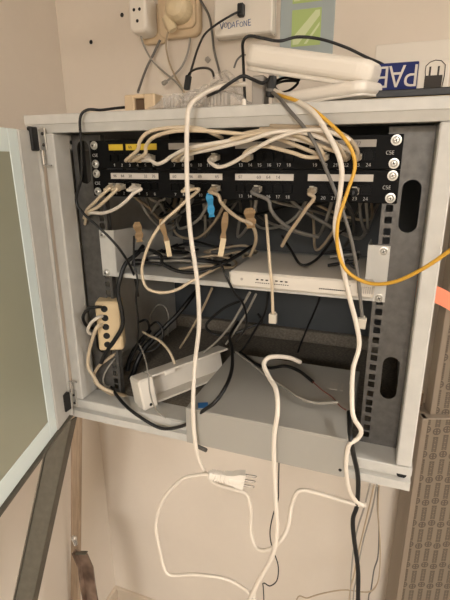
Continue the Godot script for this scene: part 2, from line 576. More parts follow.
func door(cab: Node3D) -> void:
	# glass door on the left hinges, swung open towards the viewer; own axes: x along the door from the hinge, -z its inner side
	var dir := Vector3(0.065, 0, 0.225).normalized()
	var b := Basis(dir, Vector3.UP, dir.cross(Vector3.UP))
	var y0 := -0.476; var y1 := 0.036
	var st := start()
	add_span(st, Vector3(0.0, y0, -0.005), Vector3(0.056, y1, 0.011), 0.0015)
	add_span(st, Vector3(0.001, y0, -0.011), Vector3(0.006, y1, -0.005), 0.0008)
	var o := part(cab, "door", st.commit(), M.cabinet_paint, Vector3(-0.3125, 0, 0.050), b)
	o.set_meta("label", "open glass door with a pale blue border")
	part(o, "bottom_rail", span(Vector3(0.0, y0 - 0.006, -0.009), Vector3(0.54, y0, 0.004), 0.001), M.strut_metal)
	# printed glass border and the frosted middle
	var x0 := 0.056; var x1 := 0.54; var w := 0.027
	part(o, "glass_border", span(Vector3(x0, y0, -0.003), Vector3(x0 + w, y1, 0.003), 0.001), M.glass_edge)
	part(o, "glass_border", span(Vector3(x0 + w, y0, -0.003), Vector3(x1, y0 + 0.035, 0.003), 0.001), M.glass_edge)
	part(o, "glass_border", span(Vector3(x0 + w, y1 - 0.032, -0.003), Vector3(x1, y1, 0.003), 0.001), M.glass_edge)
	part(o, "glass_border", span(Vector3(x1 - w, y0 + 0.035, -0.003), Vector3(x1, y1 - 0.032, 0.003), 0.001), M.glass_edge)
	part(o, "glass_pane", span(Vector3(x0 + w, y0 + 0.035, -0.002), Vector3(x1 - w, y1 - 0.032, 0.002)), M.glass_frost)
	for k in 2:
		var yy: float = [0.024, -0.441][k]
		var h := part(cab, "hinge", box(0.011, 0.034, 0.003, 0.0008), M.screw_steel, Vector3(-0.2965, yy, 0.0475))
		part(h, "knuckle", box(0.009, 0.036, 0.016, 0.0018), M.plastic_black, Vector3(-0.0055, 0.0, 0.0155))
		part(h, "pin", lathe(PackedVector2Array([Vector2(0, -0.012), Vector2(0.0034, -0.011), Vector2(0.0034, 0.011), Vector2(0, 0.012)]), 12), M.chrome, Vector3(0.0, [-0.028, 0.028][k], 0.005))
		part(h, "pin_handle", tube([Vector3(0.0, [-0.038, 0.038][k], 0.005), Vector3(0.006, [-0.041, 0.041][k], 0.006), Vector3(0.016, [-0.040, 0.040][k], 0.006)], 0.0013, 6, 4), M.chrome)
		for q: float in [-0.009, 0.008]:
			part(h, "screw", lathe(PackedVector2Array([Vector2(0.0028, 0), Vector2(0.0024, 0.001), Vector2(0, 0.0014)]), 10, rot(90, 0, 0)), M.ink_dark, Vector3(0.001, q, 0.0015))

# ---------------------------------------------------------------- patch panels
func port_x(i: int) -> float:
	return -0.2045 + 0.1083 * (i / 6) + 0.0085 + 0.0143 * (i % 6)

func port_mesh() -> ArrayMesh:
	var st := start()
	add_span(st, Vector3(-0.0068, 0.0045, 0.0), Vector3(0.0068, 0.0062, 0.003))
	add_span(st, Vector3(-0.0068, -0.0062, 0.0), Vector3(0.0068, -0.0048, 0.003))
	add_span(st, Vector3(-0.0068, -0.0048, 0.0), Vector3(-0.0057, 0.0045, 0.003))
	add_span(st, Vector3(0.0057, -0.0048, 0.0), Vector3(0.0068, 0.0045, 0.003))
	add_span(st, Vector3(-0.0025, 0.0045, 0.0), Vector3(0.0025, 0.0075, 0.0026))
	add_span(st, Vector3(-0.0057, -0.0048, -0.001), Vector3(0.0057, 0.0045, 0.0002))
	return st.commit()

func patch_panel(y: float, label: String, strips: Array) -> void:
	var o := thing("patch_panel", label, "patch panel", V(0, y, 0.002))
	part(o, "panel_plate", span(Vector3(-0.2413, -0.0219, 0), Vector3(0.2413, 0.0219, 0.002), 0.0006), M.panel_black)
	var port := port_mesh()
	for i in 24:
		part(o, "port", port, M.port_black, Vector3(port_x(i), -0.005, 0.002))
	for s: Array in strips:
		var l := part(o, "label_strip", span(Vector3(s[0], 0.0065, 0.002), Vector3(s[1], 0.0158, 0.0026), 0.0002), s[2])
		l.set_meta("label", s[3])
		var st := start()
		for k in int((s[1] - s[0]) / 0.0143):
			if rng.randf() < 0.45:
				add_text(st, str(rng.randi_range(1, 9)) + str(rng.randi_range(0, 9)), 0.0042, Vector3(s[0] + 0.008 + 0.0143 * k, 0.011, 0.0028))
		part(l, "handwriting", st.commit(), M.ink_dark) if st.commit().get_surface_count() else null
	var nums := start()
	for i in 24:
		add_text(nums, str(i + 1), 0.0042, Vector3(port_x(i), -0.0165, 0.0022))
	part(o, "port_numbers", nums.commit(), M.print_white)
	var t := start()
	add_text(t, "C5E", 0.0046, Vector3(0.2265, -0.001, 0.0022))
	add_text(t, "C5E", 0.0045, Vector3(-0.232, -0.001, 0.0022))
	part(o, "panel_marking", t.commit(), M.print_white)
	for sx: float in [-0.2325, 0.2325]:
		for sy: float in [-0.0145, 0.0145]:
			add_screw(o, Vector3(sx, sy, 0.002))

func plug_parts(parent: Node3D, at: Vector3, dir: Vector3, m: Material, boot := true) -> void:
	var z := dir.normalized()
	var x := Vector3.UP.cross(z).normalized() if absf(z.y) < 0.95 else Vector3.RIGHT
	var b := Basis(x, z.cross(x), z)
	var st := start()
	add_box(st, Vector3(0.0112, 0.0075, 0.015), 0.0008, Vector3(0, 0, 0.0075))
	add_box(st, Vector3(0.006, 0.0018, 0.014), 0.0004, Vector3(0, 0.0052, 0.009), rot(-12, 0, 0))
	part(parent, "connector", st.commit(), M.plug_clear, at, b)
	if boot:
		st = start()
		add_lathe(st, PackedVector2Array([Vector2(0, 0), Vector2(0.0056, 0), Vector2(0.0056, 0.004), Vector2(0.0036, 0.013), Vector2(0, 0.013)]), 10, rot(90, 0, 0), Vector3(0, 0, 0.0135))
		part(parent, "boot", st.commit(), m, at, b)

# a patch cord plugged into port i of a panel (0 upper, 1 lower), then along the points
func patch_cord(panel: int, i: int, pts: Array, m: Material, label: String, r := 0.0027) -> void:
	var at := V(port_x(i), -0.005 - 0.04445 * panel, 0.005)
	var o := thing("network_cable", label, "cable", at)
	plug_parts(o, Vector3.ZERO, Vector3(0, -0.12, 1), m)
	var q: Array = [Vector3(0, -0.002, 0.022), Vector3(0, -0.004, 0.032)]
	for p: Vector3 in pts: q.append(p - at)
	part(o, "cord", tube(q, r), m)

func cable(called: String, label: String, pts: Array, r: float, m: Material, group := "") -> MeshInstance3D:
	var at: Vector3 = pts[0]
	var q: Array = []
	for p: Vector3 in pts: q.append(p - at)
	var low: Vector3 = pts[-1]
	if low.y < 0.85:      # what leaves the view at the bottom goes on down to the floor
		q.append(Vector3(low.x + 0.02, low.y * 0.5, low.z + 0.01) - at)
		q.append(Vector3(low.x + 0.05, r + 0.002, low.z + 0.05) - at)
		q.append(Vector3(low.x + 0.16, r + 0.002, low.z + 0.10) - at)
	return solo(called, label, "cable", tube(q, r), m, at, Basis(), group)

func panels() -> void:
	var a := -0.2045
	patch_panel(0.0, "upper black patch panel with yellow and grey label strips", [
		[a, a + 0.0265, M.label_yellow, "short yellow label strip"], [a + 0.032, a + 0.0875, M.label_yellow, "long yellow label strip"],
		[a + 0.1083, a + 0.1963, M.label_grey, "grey label strip"], [a + 0.2166, a + 0.3046, M.label_grey, "grey label strip"], [a + 0.3249, a + 0.4129, M.label_grey, "grey label strip"]])
	var w: Array = []
	for k in 4: w.append([a + 0.1083 * k, a + 0.1083 * k + 0.088, M.label_white, "white label strip"])
	patch_panel(-0.04445, "lower black patch panel with plain white label strips", w)
	# upper panel cords
	patch_cord(0, 3, [V(-0.1212, 0.0054, 0.055), V(-0.1133, 0.0175, 0.06), V(-0.0979, 0.0293, 0.06), V(-0.0701, 0.0341, 0.055), V(-0.0302, 0.0336, 0.045), V(-0.0077, 0.0246, 0.03), V(-0.007, 0.0215, 0.008)], M.cable_cream, "cream patch cord arching from the upper panel beside the yellow labels")
	patch_cord(0, 4, [V(-0.1092, -0.0002, 0.055), V(-0.1039, 0.0106, 0.06), V(-0.0875, 0.0222, 0.065), V(-0.053, 0.0293, 0.065), V(-0.0105, 0.0285, 0.06), V(0.0363, 0.0239, 0.055), V(0.083, 0.0181, 0.05), V(0.143, -0.0047, 0.035)], M.cable_cream, "long cream patch cord running under the top bar from the yellow labels")
	patch_cord(0, 5, [V(-0.1071, -0.0086, 0.045), V(-0.093, -0.0142, 0.05), V(-0.0797, -0.0101, 0.05), V(-0.0681, -0.0033, 0.05), V(-0.0349, 0.007, 0.06), V(0.0229, 0.015, 0.065), V(0.0681, 0.0217, 0.06), V(0.1161, 0.0151, 0.05), V(0.1536, 0.0026, 0.04)], M.cable_white, "cream patch cord with a short dip below the yellow labels")
	patch_cord(0, 7, [V(-0.0506, 0.0007, 0.05), V(-0.0198, 0.0068, 0.06), V(0.0285, 0.0161, 0.065), V(0.0694, 0.0239, 0.065), V(0.1049, 0.0221, 0.06), V(0.1395, 0.0086, 0.05), V(0.1703, -0.0025, 0.04)], M.cable_cream, "cream patch cord rising right from the second group of upper ports")
	patch_cord(0, 8, [V(-0.0397, -0.0008, 0.05), V(-0.0021, 0.0053, 0.06), V(0.0495, 0.0144, 0.07), V(0.0891, 0.0244, 0.07), V(0.125, 0.0226, 0.065), V(0.1606, 0.0095, 0.05), V(0.1812, -0.0002, 0.04)], M.cable_white, "white patch cord lying across the grey label strip")
	patch_cord(0, 11, [V(-0.0099, -0.013, 0.045), V(0.004, -0.0184, 0.05), V(0.025, -0.013, 0.055), V(0.0563, 0.002, 0.065), V(0.0842, 0.015, 0.07), V(0.1196, 0.0248, 0.07), V(0.1495, 0.0243, 0.065), V(0.1786, 0.0139, 0.05)], M.cable_white, "white patch cord with a low bend right of the tall white cable")
	patch_cord(0, 13, [V(0.0433, 0.0011, 0.05), V(0.0669, 0.0083, 0.055), V(0.1047, 0.0004, 0.055), V(0.1248, -0.0059, 0.05), V(0.14, -0.0059, 0.04)], M.cable_cream, "cream patch cord sagging across the middle of the upper panel")
	patch_cord(0, 19, [V(0.145, 0.0001, 0.05), V(0.1308, 0.0133, 0.06), V(0.1049, 0.0233, 0.06), V(0.0666, 0.0269, 0.055), V(0.0346, 0.0229, 0.05), V(0.0113, 0.0132, 0.045)], M.cable_cream, "cream patch cord plugged in left of the yellow cable")
	patch_cord(0, 21, [V(0.1712, -0.0014, 0.05), V(0.1573, 0.0141, 0.055), V(0.1319, 0.0241, 0.055), V(0.0959, 0.0288, 0.05), V(0.0609, 0.03, 0.045)], M.cable_beige, "beige patch cord plugged in right of the yellow cable")
	patch_cord(0, 22, [V(0.1876, 0.0021, 0.045), V(0.176, 0.0163, 0.05), V(0.1534, 0.0262, 0.05), V(0.1208, 0.0309, 0.045), V(0.0732, 0.0337, 0.04)], M.cable_beige, "beige patch cord in the rightmost used port of the upper panel")
	# lower panel cords
	patch_cord(1, 0, [V(-0.1838, -0.0503, 0.04), V(-0.1978, -0.0598, 0.04), V(-0.218, -0.0733, 0.035), V(-0.2427, -0.0879, 0.025), V(-0.2696, -0.1051, 0)], M.cable_cream, "first cream cord at left of the lower panel, drooping left")
	patch_cord(1, 1, [V(-0.1711, -0.0517, 0.04), V(-0.1857, -0.0641, 0.042), V(-0.213, -0.0811, 0.035), V(-0.2412, -0.0928, 0.025), V(-0.2687, -0.1156, 0)], M.cable_cream, "second cream cord at left of the lower panel, drooping left")
	patch_cord(1, 3, [V(-0.1252, -0.0506, 0.045), V(-0.1349, -0.0564, 0.05), V(-0.1519, -0.0702, 0.05), V(-0.1743, -0.0821, 0.045), V(-0.2009, -0.0898, 0.04), V(-0.2315, -0.0919, 0.03), V(-0.265, -0.1015, 0)], M.cable_white, "white cord curving left from the lower panel in one low sweep")
	patch_cord(1, 8, [V(-0.0336, -0.0497, 0.035), V(-0.0512, -0.0656, 0.04), V(-0.0692, -0.0818, 0.045), V(-0.0876, -0.0983, 0.05), V(-0.1071, -0.126, 0.055), V(-0.1225, -0.1584, 0.055), V(-0.1267, -0.1814, 0.055), V(-0.1192, -0.2038, 0.055), V(-0.0943, -0.2089, 0.055), V(-0.0702, -0.2038, 0.05), V(-0.0485, -0.1906, 0.04), V(-0.033, -0.182, 0.02), V(-0.0262, -0.179, -0.02)], M.cable_cream, "cream cord from the lower panel hanging in a big loop over the shelf edge", 0.0024)
	patch_cord(1, 11, [V(-0.0017, -0.0573, 0.04), V(0.0028, -0.0671, 0.04), V(0.0169, -0.0789, 0.045), V(0.0335, -0.0897, 0.045), V(0.05, -0.0982, 0.04), V(0.0505, -0.123, 0.02), V(0.0292, -0.1567, -0.02)], M.cable_beige, "beige cord bending right behind the brown paper tag")
	patch_cord(1, 18, [V(0.1355, -0.0587, 0.035), V(0.1254, -0.0737, 0.035), V(0.1128, -0.0926, 0.03), V(0.0985, -0.1131, 0.02), V(0.0856, -0.1335, 0)], M.cable_beige, "straight beige cord slanting down left from the lower panel")
	patch_cord(1, 14, [V(0.0701, -0.0634, 0.03), V(0.0749, -0.0772, 0.03), V(0.086, -0.0935, 0.02), V(0.1059, -0.1099, 0), V(0.1341, -0.1221, -0.03)], M.cable_grey, "grey cord sagging right below the middle of the lower panel")
	patch_cord(1, 22, [V(0.1844, -0.0474, 0.035), V(0.1764, -0.0591, 0.035), V(0.1856, -0.08, 0.02), V(0.1887, -0.1073, 0), V(0.1751, -0.1335, -0.03)], M.cable_black, "thin black cord at the right end of the lower panel")
	# paper tags tied to cables
	tag_on("paper_tag", "blue plastic tag hanging below the lower patch panel", V(-0.0198, -0.0555, 0.03), V(-0.0156, -0.0904, 0.03), 0.011, M.tag_blue)
	tag_on("paper_tag", "brown and cream tape tag hanging near the middle below the panels", V(0.0123, -0.0805, 0.045), V(0.004, -0.1454, 0.045), 0.010, M.tag_brown, true)
	tag_on("paper_tag", "brown tape tag with white end right of the middle", V(0.0453, -0.0743, 0.04), V(0.0486, -0.1025, 0.04), 0.017, M.tag_brown)
	tag_on("paper_tag", "twisted brown tape tag at the top of the cream loop", V(-0.0908, -0.0939, 0.05), V(-0.0808, -0.1512, 0.045), 0.009, M.tag_brown, true)
	tag_on("paper_tag", "small brown tape tag left of the cream loop", V(-0.145, -0.1032, 0.03), V(-0.1418, -0.1352, 0.03), 0.014, M.tag_brown)

func tag_on(called: String, label: String, a: Vector3, b: Vector3, w: float, m: Material, two := false) -> void:
	var o := thing(called, label, "tag", a)
	var d := b - a
	var y := -d.normalized()
	var x := y.cross(Vector3(0.35, 0, 1)).normalized()
	var bs := Basis(x, y, x.cross(y))
	var l := d.length()
	var cut := 0.62 if two else 1.0
	var n := 8
	var st := start()
	for k in n:
		var f0 := cut * k / n
		var f1 := cut * (k + 1) / n
		var w0 := w * (0.55 + 0.45 * absf(sin(f0 * 7.0)))
		var w1 := w * (0.55 + 0.45 * absf(sin(f1 * 7.0)))
		var z0 := 0.003 * sin(f0 * 9.0)
		var z1 := 0.003 * sin(f1 * 9.0)
		for s: float in [1.0, -1.0]:
			quad(st, Vector3(-w0 / 2, -f0 * l, z0 + s * 0.0005), Vector3(w0 / 2, -f0 * l, z0 + s * 0.0005), Vector3(w1 / 2, -f1 * l, z1 + s * 0.0005), Vector3(-w1 / 2, -f1 * l, z1 + s * 0.0005), Vector3(0, 0, s))
			quad(st, Vector3(s * w0 / 2, -f0 * l, z0 - 0.0005), Vector3(s * w0 / 2, -f0 * l, z0 + 0.0005), Vector3(s * w1 / 2, -f1 * l, z1 + 0.0005), Vector3(s * w1 / 2, -f1 * l, z1 - 0.0005), Vector3(s, 0, 0))
	part(o, "tape", st.commit(), m, Vector3.ZERO, bs)
	if two:
		st = start()
		add_box(st, Vector3(w * 0.85, l * 0.42, 0.0012), 0.0003, Vector3(0, -l * 0.8, 0), rot(0, 14, -4))
		part(o, "paper_end", st.commit(), M.tag_paper, Vector3.ZERO, bs)

# ---------------------------------------------------------------- shelf, switch, boxes inside
func shelf_and_switch() -> void:
	var o := thing("rack_shelf", "light grey cantilever shelf across the middle of the cabinet", "shelf", V(0, -0.198, 0))
	part(o, "tray", span(Vector3(-0.2095, -0.0015, -0.27), Vector3(0.2095, 0, 0.001), 0.0004), M.cabinet_paint)
	part(o, "front_lip", span(Vector3(-0.2095, -0.0085, -0.002), Vector3(0.2095, -0.001, 0.0018), 0.0006), M.cabinet_paint)
	for s: float in [-1.0, 1.0]:
		var pts := PackedVector2Array([Vector2(0.0, -0.006), Vector2(0.0, 0.074), Vector2(-0.07, 0.07), Vector2(-0.27, 0.016), Vector2(-0.27, -0.006)])
		part(o, "cheek", prism(pts, s * 0.2095, s * 0.211, Basis(Vector3(0, 0, 1), Vector3(0, 1, 0), Vector3(1, 0, 0))), M.cabinet_paint)
		part(o, "ear", span(Vector3(s * 0.2095, -0.008, 0.0002), Vector3(s * 0.2395, 0.074, 0.0022), 0.0005), M.cabinet_paint)
		add_screw(o, Vector3(s * 0.231, 0.066, 0.002))
		add_screw(o, Vector3(s * 0.231, -0.002, 0.002))
	var w := thing("network_switch", "white network switch with a row of small lights on the shelf", "switch", V(0.1155, -0.198, 0.02))
	part(w, "housing", span(Vector3(-0.108, 0.0, -0.16), Vector3(0.108, 0.0245, 0.0), 0.003), M.plastic_shell)
	for k in 7:
		part(w, "status_light", box(0.004, 0.002, 0.001, 0.0003), M.ink_dark, Vector3(-0.062 + 0.0075 * k, 0.0145, 0.0002))
	var st := start()
	for k in 16: add_box(st, Vector3(0.0022, 0.0011, 0.0004), 0.0, Vector3(-0.064 + 0.0033 * k, 0.0095, 0.0002))
	for k in 14: add_box(st, Vector3(0.0024, 0.0016, 0.0004), 0.0, Vector3(0.033 + 0.003 * k, 0.009, 0.0002))
	for k in 3: add_box(st, Vector3(0.004, 0.001, 0.0004), 0.0, Vector3(0.072 + 0.001 * k, 0.017, 0.0002))
	part(w, "lettering", st.commit(), M.ink_dark)
	part(w, "round_mark", lathe(PackedVector2Array([Vector2(0, 0.0004), Vector2(0.0022, 0.0004), Vector2(0.0022, 0)]), 12, rot(90, 0, 0)), M.label_grey, Vector3(-0.087, 0.013, 0))
	for k in 8:
		part(w, "vent_slot", box(0.0018, 0.010, 0.001, 0.0003), M.label_grey, Vector3(0.086 + 0.0028 * k, 0.0125, 0.0002))
	# the long box that sticks out below
	var b := thing("equipment_box", "large pale grey metal box sticking out over the cabinet floor", "box", V(0.0865, -0.4425, 0.1))
	part(b, "case", span(Vector3(-0.1235, 0, -0.222), Vector3(0.1235, 0.0635, 0.0), 0.0012), M.box_paint)
	part(b, "seam", span(Vector3(-0.1238, 0.0595, -0.222), Vector3(0.1238, 0.0603, 0.0004)), M.label_grey)
	st = start()
	add_box(st, Vector3(0.013, 0.0006, 0.026), 0.0, Vector3(0.086, 0.0637, -0.15))
	add_box(st, Vector3(0.004, 0.0006, 0.026), 0.0, Vector3(0.100, 0.0637, -0.15))
	part(b, "stamped_marks", st.commit(), M.label_grey)
	part(b, "blue_tape", box(0.016, 0.0008, 0.016, 0.0002), M.tape_blue, Vector3(-0.100, 0.0639, -0.016), rot(0, 25, 0))
	part(b, "case_screw", lathe(PackedVector2Array([Vector2(0.0025, 0), Vector2(0.002, 0.001), Vector2(0, 0.0012)]), 10, rot(90, 0, 0)), M.dark_slot, Vector3(0.117, 0.012, 0))
	# tilted white tray
	var a := V(-0.1702, -0.3885, 0.03)
	var e := Vector3(0.112, 0.0, -0.155).normalized()
	var t := thing("open_tray", "white plastic trough lying tilted between cables and the grey box", "tray", a)
	var bs := Basis(e, Vector3.UP, e.cross(Vector3.UP)) * rot(-10, 0, 4)
	t.transform.basis = bs
	var l := 0.2
	part(t, "end_cap", span(Vector3(0, -0.058, -0.03), Vector3(0.03, 0.0, 0.014), 0.003), M.plastic_white)
	part(t, "back", span(Vector3(0.03, -0.052, -0.028), Vector3(l, -0.002, -0.025), 0.0006), M.plastic_white)
	part(t, "top_flange", span(Vector3(0.03, -0.004, -0.028), Vector3(l, 0.0, 0.008), 0.0008), M.plastic_white)
	part(t, "bottom_flange", span(Vector3(0.03, -0.055, -0.028), Vector3(l, -0.051, 0.008), 0.0008), M.plastic_white)
	part(t, "clip", span(Vector3(0.055, -0.009, 0.006), Vector3(0.078, -0.001, 0.0095), 0.0008), M.plastic_white)
	part(t, "screw", lathe(PackedVector2Array([Vector2(0.003, 0), Vector2(0.0025, 0.0008), Vector2(0, 0.001)]), 10, rot(90, 0, 0)), M.dark_slot, Vector3(0.015, -0.05, 0.014))
	# cream block with five sockets on the left rail
	var pb := thing("socket_block", "cream upright block with five sockets on the left rail", "socket strip", V(-0.2228, -0.2488, 0.02))
	pb.transform.basis = rot(0, 24, 0)
	part(pb, "body", span(Vector3(-0.022, -0.094, -0.034), Vector3(0.022, 0.0, 0.0), 0.003), M.cream_block)
	for k in 5:
		part(pb, "socket", lathe(PackedVector2Array([Vector2(0.0, 0.0003), Vector2(0.0048, 0.0004), Vector2(0.0056, 0.0012), Vector2(0.0062, 0.0)]), 12, rot(90, 0, 0)), M.dark_slot, Vector3(-0.006, -0.013 - 0.0172 * k, 0.0))

# ---------------------------------------------------------------- cables
func cables() -> void:
	var w: Material = M.cable_white
	cable("white_cable", "tall white cable hanging before the panels from the cabinet top down behind the plug", [V(0.0265, 0.0924, 0), V(0.0033, 0.091, 0.01), V(-0.0114, 0.0842, 0.03), V(-0.0204, 0.0729, 0.055), V(-0.0264, 0.0589, 0.075), V(-0.0292, 0.0354, 0.08), V(-0.0316, -0.0349, 0.08), V(-0.0269, -0.1025, 0.085), V(-0.0159, -0.1728, 0.09), V(-0.0145, -0.2413, 0.09), V(-0.0226, -0.3025, 0.09), V(-0.0188, -0.3648, 0.11), V(-0.0149, -0.4225, 0.115), V(-0.0074, -0.4628, 0.115), V(0.012, -0.497, 0.11), V(0.0405, -0.5102, 0.1), V(0.0609, -0.5221, 0.09), V(0.0696, -0.553, 0.09), V(0.0702, -0.5976, 0.09), V(0.0855, -0.6158, 0.1), V(0.1098, -0.6, 0.105), V(0.1302, -0.5658, 0.1), V(0.1357, -0.5207, 0.09), V(0.1454, -0.4916, 0.09), V(0.1719, -0.4916, 0.085), V(0.2059, -0.4984, 0.08), V(0.2291, -0.4987, 0.08), V(0.2432, -0.4962, 0.08)], 0.0034, w)
	cable("white_cable", "white cable hanging on the right beside the yellow one, down past the grey box", [V(0.0585, 0.0856, 0), V(0.0999, 0.066, 0.045), V(0.132, 0.0484, 0.07), V(0.1555, 0.0201, 0.08), V(0.1731, -0.0143, 0.08), V(0.1743, -0.0483, 0.08), V(0.1705, -0.0908, 0.075), V(0.1784, -0.1234, 0.07), V(0.1923, -0.1746, 0.07), V(0.2077, -0.2234, 0.07), V(0.2126, -0.2518, 0.07), V(0.2079, -0.2822, 0.08), V(0.2113, -0.3197, 0.1), V(0.2161, -0.3385, 0.108), V(0.2263, -0.3565, 0.105), V(0.2235, -0.3697, 0.105), V(0.213, -0.3815, 0.11), V(0.2115, -0.4143, 0.11), V(0.2181, -0.4606, 0.1), V(0.2288, -0.4892, 0.085), V(0.2406, -0.4988, 0.08)], 0.0032, w)
	var g := thing("grey_cable", "dark grey cable with a clear plug end beside the right rail", "cable", V(0.0614, 0.0829, 0))
	var pts: Array = []
	for p: Vector3 in [V(0.0614, 0.0829, 0), V(0.0856, 0.0667, 0.045), V(0.1026, 0.0504, 0.06), V(0.1327, 0.0178, 0.065), V(0.1563, -0.0264, 0.065), V(0.181, -0.0803, 0.065), V(0.1969, -0.1307, 0.06), V(0.2075, -0.1829, 0.06), V(0.2125, -0.212, 0.06)]: pts.append(p - g.position)
	part(g, "cord", tube(pts, 0.0024), M.cable_grey)
	plug_parts(g, pts[-1] + Vector3(0, -0.016, 0), Vector3(0.05, 1, 0.1), M.cable_grey, false)
	cable("yellow_cable", "bright yellow cable curving down and out to the right edge", [V(0.0615, 0.0804, 0), V(0.0934, 0.0675, 0.045), V(0.1186, 0.0578, 0.06), V(0.1431, 0.0424, 0.07), V(0.1751, 0.0143, 0.075), V(0.189, -0.0143, 0.075), V(0.1826, -0.0482, 0.08), V(0.1748, -0.083, 0.085), V(0.1773, -0.118, 0.085), V(0.1903, -0.1442, 0.085), V(0.2171, -0.1563, 0.09), V(0.2471, -0.1498, 0.1), V(0.2772, -0.128, 0.11), V(0.3018, -0.1026, 0.12), V(0.3254, -0.0787, 0.12), V(0.47, -0.05, 0.06), V(0.56, -0.45, 0.0), V(0.58, -1.2, -0.05), V(0.6, -1.595, 0.0)], 0.0023, M.cable_yellow)
	cable("white_cable", "thick cream cable arching over the grey box and hanging to the bottom", [V(0.1214, -0.3198, 0), V(0.1089, -0.306, 0.02), V(0.0943, -0.297, 0.04), V(0.0824, -0.2948, 0.055), V(0.0791, -0.3024, 0.065), V(0.0911, -0.313, 0.08), V(0.1069, -0.3211, 0.1), V(0.1142, -0.3447, 0.118), V(0.111, -0.3896, 0.12), V(0.1151, -0.4799, 0.12), V(0.12, -0.5448, 0.12), V(0.1138, -0.6016, 0.12), V(0.0921, -0.6615, 0.12), V(0.0757, -0.7161, 0.12)], 0.0036, w)
	# plug with three pins
	var pl := thing("power_plug", "white three-pin power plug hanging on its cord below the box", "plug", V(0.0117, -0.4716, 0.125))
	var tip := V(0.0717, -0.4823, 0.105) - V(0.0117, -0.4716, 0.125)
	var px := tip.normalized()
	var pz := px.cross(Vector3.UP).normalized()
	var pb := Basis(px, pz.cross(px), pz)
	var st := start()
	add_slab(st, 0.030, 0.013, 0.011, 0.004, 0.003, Vector3(0.014, 0, 0))
	for k in 5: add_box(st, Vector3(0.0022, 0.0135, 0.0125), 0.0008, Vector3(0.006 + 0.0042 * k, 0, 0))
	part(pl, "strain_relief", st.commit(), M.plastic_white, Vector3.ZERO, pb)
	st = start()
	add_prism(st, PackedVector2Array([Vector2(0.026, -0.0075), Vector2(0.026, 0.0075), Vector2(0.036, 0.0085), Vector2(0.045, 0.0125), Vector2(0.054, 0.0135), Vector2(0.055, 0.0125), Vector2(0.055, -0.0125), Vector2(0.054, -0.0135), Vector2(0.045, -0.0125), Vector2(0.036, -0.0085)]), -0.0065, 0.0065)
	add_slab(st, 0.024, 0.010, 0.016, 0.004, 0.003, Vector3(0.042, 0, 0))
	part(pl, "plug_body", st.commit(), M.plastic_white, Vector3.ZERO, pb)
	for k in 3:
		st = start()
		add_lathe(st, PackedVector2Array([Vector2(0, 0), Vector2(0.002, 0), Vector2(0.002, 0.016), Vector2(0.001, 0.018), Vector2(0, 0.018)]), 8, rot(0, 0, -90), Vector3(0.055, 0.0095 * (k - 1), 0))
		part(pl, "pin", st.commit(), M.chrome, Vector3.ZERO, pb)
	var cp: Array = []
	for p: Vector3 in [V(0.0117, -0.4716, 0.125), V(-0.0103, -0.4794, 0.125), V(-0.0368, -0.4953, 0.125), V(-0.0716, -0.5447, 0.125), V(-0.0879, -0.6015, 0.125), V(-0.0832, -0.6539, 0.125), V(-0.0701, -0.7029, 0.125), V(-0.0229, -0.6887, 0.122), V(0.0297, -0.6778, 0.12), V(0.0573, -0.6842, 0.118), V(0.0748, -0.7036, 0.112), V(0.0835, -0.7427, 0.11), V(0.07, -1.2, 0.1), V(0.09, -1.585, 0.14), V(0.22, -1.593, 0.2)]: cp.append(p - pl.position)
	part(pl, "cord", tube(cp, 0.0030), w)
	# black ones
	var k: Material = M.cable_black
	cable("black_cable", "black mains cable hanging straight down at the right end of the box", [V(0.2066, -0.359, 0.06), V(0.2122, -0.366, 0.1), V(0.2189, -0.3911, 0.108), V(0.2283, -0.4432, 0.09), V(0.2307, -0.5, 0.08), V(0.227, -0.527, 0.08), V(0.2312, -0.5617, 0.08), V(0.2419, -0.6209, 0.08), V(0.2478, -0.6934, 0.08)], 0.0034, k)
	cable("black_wire", "thin black wire with a small loop hanging behind the cream cable", [V(0.0996, -0.4942, 0.03), V(0.1002, -0.5406, 0.03), V(0.1003, -0.572, 0.03), V(0.0924, -0.6066, 0.03), V(0.0879, -0.6456, 0.03), V(0.0925, -0.6781, 0.03), V(0.1048, -0.7154, 0.03), V(0.104, -0.7515, 0.03), V(0.0912, -0.7713, 0.03), V(0.0776, -0.7719, 0.03), V(0.0806, -0.8209, 0.03)], 0.0011, k)
	cable("black_cable", "black cable from the top of the cabinet draped over its front at left", [V(-0.1622, 0.0745, -0.03), V(-0.1863, 0.0697, 0), V(-0.1956, 0.0645, 0.03), V(-0.2064, 0.0632, 0.05), V(-0.2167, 0.0506, 0.055), V(-0.2228, 0.0096, 0.05), V(-0.2319, -0.0338, 0.045), V(-0.2471, -0.07, 0.045), V(-0.2341, -0.092, 0.045), V(-0.1968, -0.1252, 0.04), V(-0.1756, -0.1572, 0.03), V(-0.1761, -0.2004, 0), V(-0.1895, -0.2488, -0.03)], 0.0022, k)
	cable("black_cable", "thick black cable falling past the cream socket block", [V(-0.1784, -0.1564, -0.04), V(-0.1796, -0.1672, -0.02), V(-0.1906, -0.18, 0), V(-0.1974, -0.2064, 0.012), V(-0.2017, -0.2315, 0.015), V(-0.1967, -0.2681, 0.015), V(-0.1991, -0.2951, 0.015), V(-0.2151, -0.3225, 0.02), V(-0.2347, -0.3472, 0.02), V(-0.2482, -0.3717, 0.02)], 0.0040, k)
	cable("black_cable", "thin black cable hanging beside the thick one in front of the shelf end", [V(-0.1771, -0.1336, -0.01), V(-0.168, -0.1727, 0.01), V(-0.1606, -0.2061, 0.015), V(-0.166, -0.2389, 0.015), V(-0.1742, -0.2838, 0), V(-0.1926, -0.3434, -0.02), V(-0.2176, -0.3871, -0.03)], 0.0018, k)
